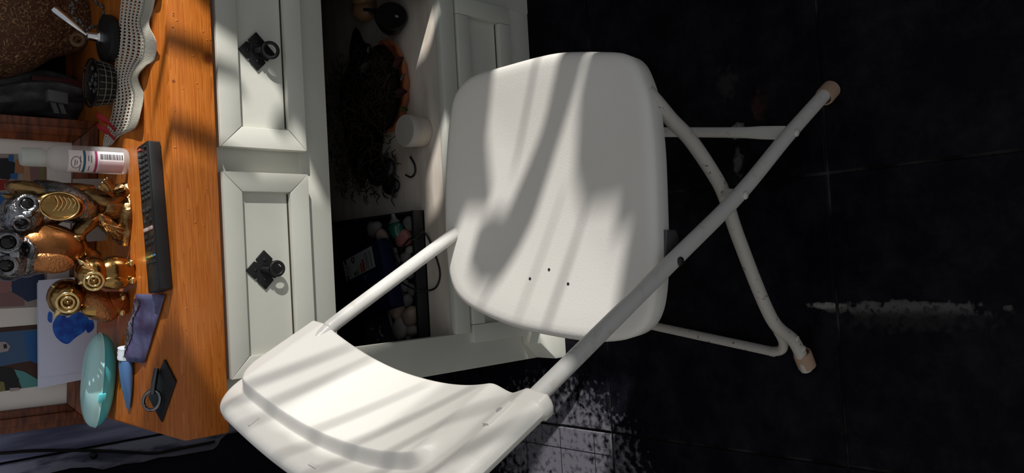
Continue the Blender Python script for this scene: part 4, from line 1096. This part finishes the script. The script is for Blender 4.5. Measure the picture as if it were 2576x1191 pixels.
for i in range(17):
    row = []
    for j in range(13):
        u, v = i/16, j/12
        row.append(V((gb.x-0.05+0.088*u + 0.012*math.sin(v*5), 1.725 - 0.05*math.sin(math.pi*u) + 0.008*math.sin(u*17+v*4), ZW + 0.26*v*(0.85+0.15*math.sin(u*6)))))
    pts.append(row)
gbag = build('grey_bag', mb.grid(pts), grey_fabric, None, (gb.x, 1.72, ZW)); tag(gbag, 'grey fabric bag slumped between the picture frame and the vase', 'bag')
md = gbag.modifiers.new('thick', 'SOLIDIFY'); md.thickness = 0.004
wb_ = P3(143, 246, 1.66)
bx = thing('small_grey_box', (wb_.x, wb_.y, ZW), 'small grey appliance plug block with two pale prongs behind the frame', 'plug')
build('box', MB().obox(wb_, V((0.011, 0, 0)), V((0, 0.010, 0)), V((0.002, 0, 0.017))), grey_box, bx, bevel=0.002)
build('prong', MB().obox(wb_+V((-0.020, 0, 0.004)), V((0.010, 0, 0.003)), V((0, 0.003, 0)), V((0, 0, 0.004))), grey_box, bx)
build('prong', MB().obox(wb_+V((-0.020, 0, -0.008)), V((0.010, 0, 0.003)), V((0, 0.003, 0)), V((0, 0, 0.004))), grey_box, bx)
build('post', MB().box(wb_.x-0.004, wb_.x+0.004, wb_.y-0.004, wb_.y+0.004, ZW, wb_.z), black_plastic, bx)
ms = P3(118, 205, 1.68)
solid('maroon_book', MB().box(ms.x-0.009, ms.x+0.009, 1.68, 1.74, ZW, ms.z+0.025), maroon, (ms.x, 1.71, ZW), 'slim maroon book upright in the dark gap beside the frame', 'book', bevel=0.001)

# ------------------------------------------------------------------ on the open shelf
ZSH = 0.2722
def S(px, py, z=ZSH): return at(px, py, 2, z)
# cream lidded jar
j0, j1 = S(1052, 290), S(1055, 366); jb = (S(1086, 328)+V((0, 0.028, 0)))
jar = thing('lidded_jar', jb, 'small cream plastic jar with a flat lid on the shelf edge', 'jar')
build('jar_body', MB().lathe(jb, UP, [(0.028, 0), (0.031, 0.002), (0.0325, 0.028), (0.0325, 0.030)], 36), cream_cap, jar)
build('lid', MB().lathe(jb+UP*0.030, UP, [(0.0335, 0), (0.0340, 0.001), (0.0340, 0.019), (0.0325, 0.021), (0.010, 0.0212)], 36), M('lid_cream', (0.46, 0.42, 0.38), 0.5), jar)

# terracotta dish with scalloped edge holding dried plants
dc = S(1010, 215); dc.y += 0.02
dish = thing('terracotta_dish', (dc.x, dc.y, ZSH), 'terracotta dish with scalloped rim full of dark dried plants on the shelf', 'dish')
prof_d = []
mb = MB(); n_ = 96; DR = 0.085
ringsd = [(0.70, 0.0), (0.82, 0.002), (0.97, 0.016), (1.03, 0.026), (0.97, 0.027), (0.86, 0.014), (0.5, 0.008)]
for k, z_ in ringsd:
    for i in range(n_):
        w_ = 2*math.pi*i/n_; sc = 1+0.06*abs(math.sin(w_*7))
        mb.v.append(V((dc.x+DR*1.15*k*sc*math.cos(w_), dc.y+DR*0.72*k*sc*math.sin(w_), ZSH+z_)))
for i in range(len(ringsd)-1):
    for k in range(n_): mb.f.append((i*n_+k, i*n_+(k+1) % n_, (i+1)*n_+(k+1) % n_, (i+1)*n_+k))
mb.f.append(tuple(range(n_))); mb.f.append(tuple(range((len(ringsd)-1)*n_, len(ringsd)*n_)))
build('dish_body', mb, terracotta, dish)
build('dark_mound', MB().ell((dc.x-0.004, dc.y+0.018, ZSH+0.0312), V((DR*1.16, 0, 0)), V((0, DR*0.74, 0)), V((0, 0, 0.030)), 28, 12), M('dark_mound', (0.009, 0.006, 0.005), 0.95, spec=0.04, bump=(90, 2.0)), dish)  # dark mound added to fill the dish near-black beneath the twigs
tw = thing('dried_plants', (dc.x, dc.y+0.02, ZSH+0.012), 'dark tangle of dried twigs and leaves lying in the terracotta dish', 'dried plants')
mb = MB(); mr_ = MB(); mg = MB(); ml = MB()
heap = []
for i in range(41):
    th_ = 2*math.pi*(i % 40)/40; rad_ = 1+0.10*math.sin(th_*5+1)+0.07*math.sin(th_*9); row = []
    for j in range(15):
        r_ = j/14; env = max(1-r_*r_, 0)**0.7
        row.append(V((dc.x-0.03+0.175*r_*rad_*math.cos(th_), dc.y+0.130+0.082*r_*rad_*math.sin(th_), ZSH+0.001+env*(0.034+0.012*math.sin(th_*4+r_*9)*math.cos(r_*13)))))
    heap.append(row)
build('dark_mound', MB().grid(heap), MAT['dark_mound'], tw)  # mound added to paint the shelf's near-black shade behind the twigs
for i in range(520):
    a = random.uniform(0, 6.28); r_ = random.uniform(0, 1)**0.6
    p = V((dc.x-0.06+0.16*r_*math.cos(a), dc.y+0.09+0.13*r_*math.sin(a), ZSH+0.03+random.uniform(0, 0.07)*(1-0.6*r_)))
    d = V((random.uniform(-1, 1), random.uniform(-1, 1), random.uniform(-0.3, 0.5))).normalized()*random.uniform(0.012, 0.036); mid = p+d*0.5+V((random.uniform(-.01, .01), random.uniform(-.01, .01), 0.006))
    q = p+d; q.z = max(q.z, ZSH+0.004)
    mb.tube([p, mid, q], [0.0011, 0.0010, 0.0005], 5)
for i in range(260):
    a = random.uniform(0, 6.28); r_ = random.uniform(0, 1)**0.5
    p = V((dc.x-0.004+0.088*r_*math.cos(a), dc.y+0.016+0.056*r_*math.sin(a), ZSH+0.0312+0.030*math.sqrt(max(1-r_*r_*0.8, 0.05))))
    d = V((random.uniform(-1, 1), random.uniform(-1, 1), random.uniform(-0.25, 0.35))).normalized()*random.uniform(0.010, 0.030)
    mb.tube([p, p+d*0.5+UP*random.uniform(0.0, 0.006), p+d], [0.0013, 0.0011, 0.0005], 5)
tag(build('twigs', mb, twig_m, tw), kind='stuff')
def dleaf(c, s, mat, name='dry_leaf'):
    a = random.uniform(0, 6.28); d = V((math.cos(a), math.sin(a), random.uniform(-0.3, 0.4))); e = V((-math.sin(a), math.cos(a), random.uniform(-0.2, 0.4)))
    rows2 = [[c + d*(s*(i/4-0.5)*2) + e*(s*0.55*(j-1)*math.sin(math.pi*(0.08+0.84*i/4))) + UP*(s*0.25*abs(j-1)) for j in range(3)] for i in range(5)]
    build(name, MB().grid(rows2), mat, tw)
for px, py, z_, s_, mt in ((900, 145, 0.07, 0.014, leaf_red), (925, 225, 0.06, 0.03, leaf_red), (1005, 160, 0.03, 0.02, leaf_red), (1010, 235, 0.03, 0.02, leaf_red), (935, 170, 0.05, 0.022, leaf_grey),
                          (928, 125, 0.07, 0.008, leaf_grey), (945, 230, 0.05, 0.012, leaf_grey), (935, 285, 0.04, 0.018, leaf_green), (1018, 275, 0.03, 0.012, leaf_green), (985, 245, 0.04, 0.012, leaf_grey), (883, 312, 0.03, 0.012, leaf_grey), (955, 400, 0.02, 0.014, leaf_green), (1015, 195, 0.03, 0.010, leaf_grey), (920, 170, 0.06, 0.018, leaf_grey), (975, 205, 0.05, 0.016, leaf_red), (900, 255, 0.05, 0.016, leaf_red)):
    dleaf(S(px, py, ZSH+z_), s_, mt)
# dark bag of twigs behind the jar
mb = MB()
for i in range(120):
    p = S(random.uniform(850, 1000), random.uniform(375, 500), ZSH+random.uniform(0.004, 0.03)); d = V((random.uniform(-1, 1), random.uniform(-1, 1), random.uniform(-0.2, 0.3)))*0.025
    q = p+d; q.z = max(q.z, ZSH+0.003); q.y = min(q.y, 1.74); mb.tube([p, p.lerp(q, 0.5)+UP*0.006, q], [0.0016, 0.0014, 0.0008], 5)
tl = thing('twig_litter', S(930, 410), 'loose dark twigs scattered on the shelf behind the jar', 'twigs')
tag(build('twigs', mb, twig_m, tl), kind='stuff')
bl_ = S(990, 430)
solid('black_pouch', MB().ell(bl_+V((0, 0.02, 0.0190)), V((0.03, 0.006, 0)), V((-0.01, 0.05, 0)), V((0, 0, 0.0183))).ell(bl_+V((-0.035, -0.005, 0.0125)), V((0.02, 0, 0)), V((0, 0.03, 0)), V((0, 0, 0.0122))), M('pouch_black', (0.008, 0.008, 0.009), 0.35, bump=(70, 0.8)), bl_, 'black crumpled pouch lying between the jar and the stone tray', 'pouch')
lp = [S(1032, 395, ZSH+0.004), S(1043, 415, ZSH+0.004), S(1044, 435, ZSH+0.004), S(1034, 446, ZSH+0.004), S(1020, 440, ZSH+0.008)]
solid('cable_loop', MB().tube(crspline(lp, 6), 0.0022, 8), black_plastic, S(1036, 420), 'short loop of black cable beside the cream jar', 'cable')

# round black drum and tan gourd in straps at the top corner
sc_ = S(1000, 42); sc_.y += 0.05
drum = thing('round_speaker', (sc_.x, sc_.y, ZSH), 'round black speaker on its edge at the shelf right end', 'speaker')
dn_ = V((0.25, -0.75, 0.55)).normalized()
dcn = P3(984, 40, 1.402)
build('speaker_body', MB().lathe(dcn-dn_*0.05, dn_, [(0.020, 0.010), (0.028, 0.016), (0.036, 0.045), (0.033, 0.052), (0.015, 0.049)], 36), M('speaker_black', (0.006, 0.006, 0.006), 0.35), drum)
build('bright_stud', MB().ell(P3(998, 41, 1.372), V((0.003, 0, 0)), V((0, 0.002, 0)), V((0, 0, 0.005)), 10, 8), grey_box, drum)
build('speaker_foot', MB().box(dcn.x-0.02, dcn.x+0.02, dcn.y+0.01, dcn.y+0.035, ZSH, ZSH+0.022), black_plastic, drum, bevel=0.002)
gc = P3(945, 30, 1.52)
gourd = thing('strapped_gourd', (gc.x, gc.y, ZSH), 'tan rounded gourd held in black straps at the shelf right end', 'gourd')
gr = max(gc.z-ZSH, 0.03)
build('gourd_body', MB().ell((gc.x, gc.y, ZSH+gr*0.9), V((0.028, 0, 0)), V((0, 0.03, 0)), V((0, 0, gr*0.9))).ell((gc.x+0.03, gc.y-0.004, ZSH+gr), V((0.035, 0, 0)), V((0, 0.03, 0)), V((0, 0, gr))), tan_leather, gourd)
build('strap', MB().tube(crspline([P3(915, 24, 1.478), P3(940, 26, 1.474), P3(970, 27, 1.474)], 4), 0.004, 8), black_plastic, gourd)
build('strap', MB().tube(crspline([P3(930, 28, 1.476), P3(945, 40, 1.474), P3(968, 50, 1.476)], 4), 0.004, 8), black_plastic, gourd)
rib = P3(972, 8, 1.45)
build('pale_ribbon', MB().obox(rib, V((0.006, 0, 0.004)), V((0, 0.0015, 0)), V((0.006, -0.003, 0.014))), M('ribbon_pink', (0.30, 0.17, 0.18), 0.5), gourd)

# stone tray
tx0, tx1, ty0, ty1 = -0.193, 0.125, 1.374, 1.72
tray = thing('stone_tray', ((tx0+tx1)/2, (ty0+ty1)/2, ZSH), 'black rectangular tray of stones on the left of the shelf', 'tray')
build('tray_floor', MB().box(tx0, tx1, ty0, ty1, ZSH, ZSH+0.004), black_plastic, tray)
build('tray_wall', MB().box(tx0, tx1, ty0, ty0+0.008, ZSH, ZSH+0.030), black_plastic, tray, bevel=0.001)
build('tray_wall', MB().box(tx0, tx1, ty1-0.006, ty1, ZSH, ZSH+0.030), black_plastic, tray, bevel=0.001)
build('tray_wall', MB().box(tx1-0.006, tx1, ty0+0.008, ty1-0.006, ZSH, ZSH+0.022), black_plastic, tray, bevel=0.001)
build('tray_wall', MB().box(tx0, tx0+0.006, ty0+0.008, ty1-0.006, ZSH, ZSH+0.030), black_plastic, tray, bevel=0.001)
def stone(c, r, mat, label, group=None, sq=0.7):
    c = V(c); rnd = random.Random(int(c.x*1e4)+int(c.y*1e3)); mb = MB().ell((0, 0, 0), V((r, 0, 0)), V((0, r*0.85, 0)), V((0, 0, r*sq)), 16, 10)
    a = rnd.uniform(0, 3.14); ph = [rnd.uniform(0, 6.28) for _ in range(6)]; ca, sa_ = math.cos(a), math.sin(a)
    mb.v = [V((v.x*ca-v.y*sa_, v.x*sa_+v.y*ca, v.z)) * (1+0.10*math.sin(v.x/r*2.6+ph[0])*math.sin(v.y/r*2.9+ph[1])+0.07*math.sin(v.z/r*4+ph[2])+0.05*math.sin((v.x+v.y)/r*5+ph[3])) for v in mb.v]
    lo = min(v.z for v in mb.v); mb.v = [v+V((c.x, c.y, c.z-lo)) for v in mb.v]
    return solid('stone', mb, mat, c, label, 'stone', group)
ZT0 = ZSH+0.0042
cr7 = lambda x, y: (820+x/2.382, 400+y/2.382)
stones = [((475, 478), 0.024, stone_pink, 'rough pink stone in the tray beside the green bottle', None), ((500, 385), 0.018, stone_grey, 'grey stone wedged in the right corner of the tray', None),
          ((340, 465), 0.019, stone_tan, 'tan patched stone behind the green bottle in the tray', None), ((430, 905), 0.025, stone_tan, 'large beige pink stone at the front left of the tray', None),
          ((290, 425), 0.022, stone_grey, 'dark grey oval stone right of the navy box', None), ((450, 1015), 0.026, stone_pale, 'big pale stone in the front left corner of the tray', None), ((505, 945), 0.024, stone_tan, 'tan stone touching the tray front wall at the left', None)]
GG = 'grey pebbles in the tray'
peb = [(400, 560, 17, 'pale pebble touching the right side of the navy box'), (415, 610, 20, 'smooth grey pebble behind the chair tube, right of the navy box'), (480, 590, 18, 'grey pebble left of the pink stone by the tray front wall'),
       (505, 545, 14, 'small grey pebble in the gap between pink stone and tray front wall'), (475, 760, 18, 'grey pebble just left of the chair tube in the stone tray'), (512, 785, 15, 'small pebble under the black cable at the tray front wall'),
       (490, 850, 19, 'broad grey pebble between the cable and the beige pink stone'), (452, 815, 13, 'little grey pebble left of the cable, behind the broad grey one'), (515, 1030, 20, 'grey pebble in the left front corner beside the big pale stone'),
       (500, 1068, 12, 'smallest grey pebble at the left end of the tray'), (268, 345, 12, 'lone small grey pebble at the back right of the tray'), (440, 690, 15, 'dark grey pebble hidden partly by the chair tube'),
       (500, 690, 16, 'grey pebble below the chair tube at the tray front wall'), (445, 740, 12, 'tiny grey pebble beside the navy box lower corner'), (520, 640, 14, 'pale pebble at the tray front wall under the black cable loop')]
for x, y, r_, lb in peb:
    stones.append(((x, y), r_*0.00085, stone_grey if (x+y) % 3 else stone_pale, lb, GG))
for (x, y), r_, mt, lb, gr_ in stones:
    p = S(*cr7(x, y), ZT0+r_*0.7); p.z = ZT0
    p.y = max(p.y, ty0+0.010+r_); p.x = min(max(p.x, tx0+0.008+r_), tx1-0.008-r_)
    stone(p, r_, mt, lb, gr_)
# shells in the left corner of the tray
for k, (x, y, r_, lb) in enumerate(((335, 1035, 0.024, 'pale ridged shell at the left end of the tray, upper one'), (310, 1092, 0.016, 'small pale shell at the left end of the tray, lower one'), (270, 1020, 0.020, 'grey broken shell leaning at the back left of the tray'))):
    p = S(*cr7(x, y), ZT0+0.01); p.z = ZT0+0.001; p.x = max(p.x, tx0+0.03)
    rows2 = [[p + V((r_*math.cos(a)*q, r_*math.sin(a)*q, r_*0.55*(1-q*q)+0.0012*math.sin(a*14)*q)) for q in [0.03+0.97*i/7 for i in range(8)]] for a in [math.pi*2*j/48 for j in range(48)]]
    o = build('shell', MB().grid(rows2, True), stone_pale if k else M('shell_pale', (0.36, 0.34, 0.31), 0.5), None, p); tag(o, lb, 'shell'); md = o.modifiers.new('thick', 'SOLIDIFY'); md.thickness = 0.0015
cl0 = S(*cr7(215, 960), ZT0); 
pts = [[V((tx0+0.012+0.10*i/12, 1.44+0.16*j/10, ZT0+0.006+0.012*abs(math.sin(i*0.9+j*0.5))*abs(math.cos(j*0.7)))) for j in range(11)] for i in range(13)]
o = build('dark_cloth', MB().grid(pts), M('cloth_navy', (0.035, 0.035, 0.055), 0.9), None, (-0.13, 1.53, ZT0)); tag(o, 'crumpled dark grey cloth in the left end of the tray', 'cloth'); md = o.modifiers.new('thick', 'SOLIDIFY'); md.thickness = 0.002
# small green glass bottle lying on the stones
g0, g1 = S(990, 548, ZT0+0.034), S(1000, 590, ZT0+0.030)
gd = (g1-g0).normalized()
gbt = thing('green_bottle', g0.lerp(g1, 0.5), 'tiny green glass bottle with a clear top on the stones', 'bottle')
build('glass_body', MB().lathe(g0+gd*0.012, gd, [(0.010, 0), (0.016, 0.006), (0.017, 0.016), (0.013, 0.030), (0.006, 0.036)], 20), green_glass, gbt)
build('clear_top', MB().lathe(g0-gd*0.012, gd, [(0.004, 0.004), (0.005, 0.008), (0.006, 0.014), (0.014, 0.024), (0.010, 0.025)], 20), M('grey_glass', (0.13, 0.14, 0.14), 0.06, spec=0.8), gbt)
# navy box with energy label
ZB = 0.335
L4, L1, L2, L3 = (at(*p, 2, ZB) for p in ((876, 704), (862.7, 661), (930.6, 625), (944, 668)))
dn = (L2-L1+L3-L4); dn.z = 0; dn.normalize(); ux = V((-dn.y, dn.x, 0))
if ux.x < 0: ux = -ux
lm = (L1+L2+L3+L4)/4
nb0 = lm + ux*0.030 + dn*0.088
cs = [nb0, nb0-ux*0.150, nb0-ux*0.150-dn*0.165, nb0-dn*0.165]
nbx = thing('lamp_box', V((sum(c_.x for c_ in cs)/4, sum(c_.y for c_ in cs)/4, ZB-0.036)), 'dark navy cardboard box with a white energy label lying on the stone tray', 'box')
build('carton', MB().prism([V((c_.x, c_.y, ZB-0.036)) for c_ in cs], UP*0.036), navy_card, nbx, bevel=0.001)
lw, ll = 0.0235, 0.060
def lp_(x, y, o=0.0): return V((lm.x, lm.y, ZB+o)) + ux*x - dn*y
def rect(x0, x1, y0, y1, o): return [lp_(x0, y0, o), lp_(x1, y0, o), lp_(x1, y1, o), lp_(x0, y1, o)]
lb = build('energy_label', MB().prism(rect(-lw, lw, -ll, ll, 0.0), UP*0.0004), M('label_paper', (0.34, 0.34, 0.34), 0.7), nbx, smooth=False)
build('label_heading', MB().prism(rect(-lw, lw, ll-0.014, ll-0.005, 0.0005), UP*0.0002), ink, lb, smooth=False)
text('lettering', 'ENERG', lp_(0, ll-0.0095, 0.0009), ux, -dn, 0.0085, M('ink_pale', (0.4, 0.4, 0.4), 0.7), lb)
for i, (c_, L_) in enumerate(((ink, 0.006), (ink_grey, 0.008), (energy_yellow, 0.015), (energy_orange, 0.019), (energy_red, 0.025))):
    y0 = 0.020 - i*0.0095; x0 = -lw+0.002
    build('energy_arrow', MB().prism([lp_(x0, y0-0.0035, 0.0006), lp_(x0+L_, y0-0.0035, 0.0006), lp_(x0+L_+0.0035, y0, 0.0006), lp_(x0+L_, y0+0.0035, 0.0006), lp_(x0, y0+0.0035, 0.0006)], UP*0.0002), c_, lb, smooth=False)
ar = build('class_arrow', MB().prism([lp_(lw-0.003, 0.012, 0.0006), lp_(lw-0.003, 0.026, 0.0006), lp_(lw-0.012, 0.026, 0.0006), lp_(lw-0.018, 0.019, 0.0006), lp_(lw-0.012, 0.012, 0.0006)], UP*0.0002), ink, lb, smooth=False)
text('lettering', 'G', lp_(lw-0.009, 0.019, 0.001), ux, -dn, 0.009, MAT['ink_pale'], lb)
mb = MB()
for y in (-0.030, -0.034, -0.038, -0.048, -0.052): mb.prism(rect(-lw+0.003, lw-random.uniform(0.004, 0.014), y, y+0.0016, 0.0006), UP*0.0002)
for y in (0.040, 0.036): mb.prism(rect(-lw+0.003, lw-random.uniform(0.01, 0.02), y, y+0.0014, 0.0006), UP*0.0002)
build('small_print', mb, ink_grey, lb, smooth=False)
tm = at(920, 700, 2, ZB+0.0006)
mb = MB()
for a in (0, 2.094, 4.189):
    p, q = (tm + ux*0.011*math.sin(a+s_) - dn*0.011*math.cos(a+s_) for s_ in (0.25, 1.3)); d = (q-p).normalized(); e = UP.cross(d)
    mb.prism([p-e*0.0008, q-e*0.0008, q+e*0.0008, p+e*0.0008], UP*0.0002)
tri = build('recycling_mark', mb, print_cyan, nbx, smooth=False)
text('lettering', '104', tm+UP*0.0003, ux, -dn, 0.0085, M('print_pale', (0.12, 0.2, 0.24), 0.6), tri)
st = at(950, 722, 2, ZB+0.0005)
sk_ = build('white_sticker', MB().prism([st+ux*0.008+dn*0.016, st-ux*0.010+dn*0.016, st-ux*0.010-dn*0.016, st+ux*0.008-dn*0.016], UP*0.0003), MAT['label_paper'], nbx, smooth=False)
build('sticker_print', MB().prism([st+ux*0.003+dn*0.010+UP*0.0004, st-ux*0.004+dn*0.010+UP*0.0004, st-ux*0.004-dn*0.010+UP*0.0004, st+ux*0.003-dn*0.010+UP*0.0004], UP*0.0002), ink_grey, sk_, smooth=False)
# cables
cab1 = crspline([S(*cr7(440, 560), ZT0+0.03), S(*cr7(500, 480), ZT0+0.03), V((0.062, ty0-0.002, ZSH+0.033)), S(1068, 585, ZSH+0.010), S(1096, 645, ZSH+0.0025), S(1107, 690, ZSH+0.0025), S(1098, 722, ZSH+0.0025), S(1076, 732, ZSH+0.006), V((-0.045, ty0-0.003, ZSH+0.033)), S(*cr7(450, 740), ZT0+0.03)], 8)
solid('black_cable', MB().tube(cab1, 0.0021, 8), black_plastic, S(1100, 690), 'thin black cable looping out over the tray onto the shelf', 'cable')
cab2 = crspline([S(*cr7(420, 850), ZT0+0.030), S(*cr7(375, 880), ZT0+0.032), S(*cr7(385, 960), ZT0+0.030), S(*cr7(410, 1040), ZT0+0.025), S(*cr7(440, 1090), ZT0+0.02)], 8)
solid('grey_cable', MB().tube(cab2, 0.0032, 8), M('cable_grey', (0.10, 0.10, 0.12), 0.4), S(*cr7(390, 960)), 'grey cable lying along the left end of the stone tray', 'cable')
cab3 = crspline([S(*cr7(310, 495), ZT0+0.034), S(*cr7(345, 480), ZT0+0.036), S(*cr7(385, 500), ZT0+0.03), S(*cr7(410, 580), ZT0+0.032), S(*cr7(440, 640), ZT0+0.032)], 6)
solid('black_cable', MB().tube(cab3, 0.0024, 8), black_plastic, S(*cr7(400, 560)), 'black cable curling between the navy box and the pink stone', 'cable')

# ------------------------------------------------------------------ left of the sideboard
edge = [(60, 1191), (110, 1188), (170, 1174), (215, 1172), (250, 1178), (300, 1165), (350, 1160), (392, 1148), (430, 1146), (480, 1138), (530, 1130), (540, 1120), (546, 1104), (562, 1090), (600, 1084), (640, 1086), (720, 1086), (860, 1060), (1000, 1010)]
YC = 1.70
er = [at(*p, 1, YC) for p in edge]
rows_ = []
for i, p in enumerate(er):
    row = []
    for j in range(15):
        u = j/14; x = p.x - u*0.42
        row.append(V((x, YC + 0.014*math.sin(x*42) + 0.01*math.sin(x*17+p.z*5), p.z if p.z > 0.004 else 0.004)))
    rows_.append(row)
cloth = build('black_drape', MB().grid(rows_), black_cloth, None, (er[-1].x-0.2, YC, 0.0)); tag(cloth, 'black ragged edged drape hanging before the grey planks left of the sideboard', 'drape')
md = cloth.modifiers.new('thick', 'SOLIDIFY'); md.thickness = 0.006
YP = YW-0.018
cw = crspline([at(*p, 1, YP) for p in ((-60, 1146), (0, 1142), (90, 1135), (200, 1134), (300, 1137), (384, 1141), (430, 1134), (480, 1124), (540, 1112))], 6)
solid('wall_cable', MB().tube(cw, 0.0032, 8), black_plastic, cw[20], 'thin black cable running down the grey plank wall', 'cable')
pg = at(232, 1146, 1, YP)
solid('wall_peg', MB().lathe(pg+V((0, 0.012, 0)), V((0, -1, 0)), [(0.004, 0), (0.004, 0.016), (0.007, 0.018), (0.007, 0.024), (0.003, 0.026)], 14), black_plastic, pg, 'small black peg holding the cable on the plank wall', 'peg')
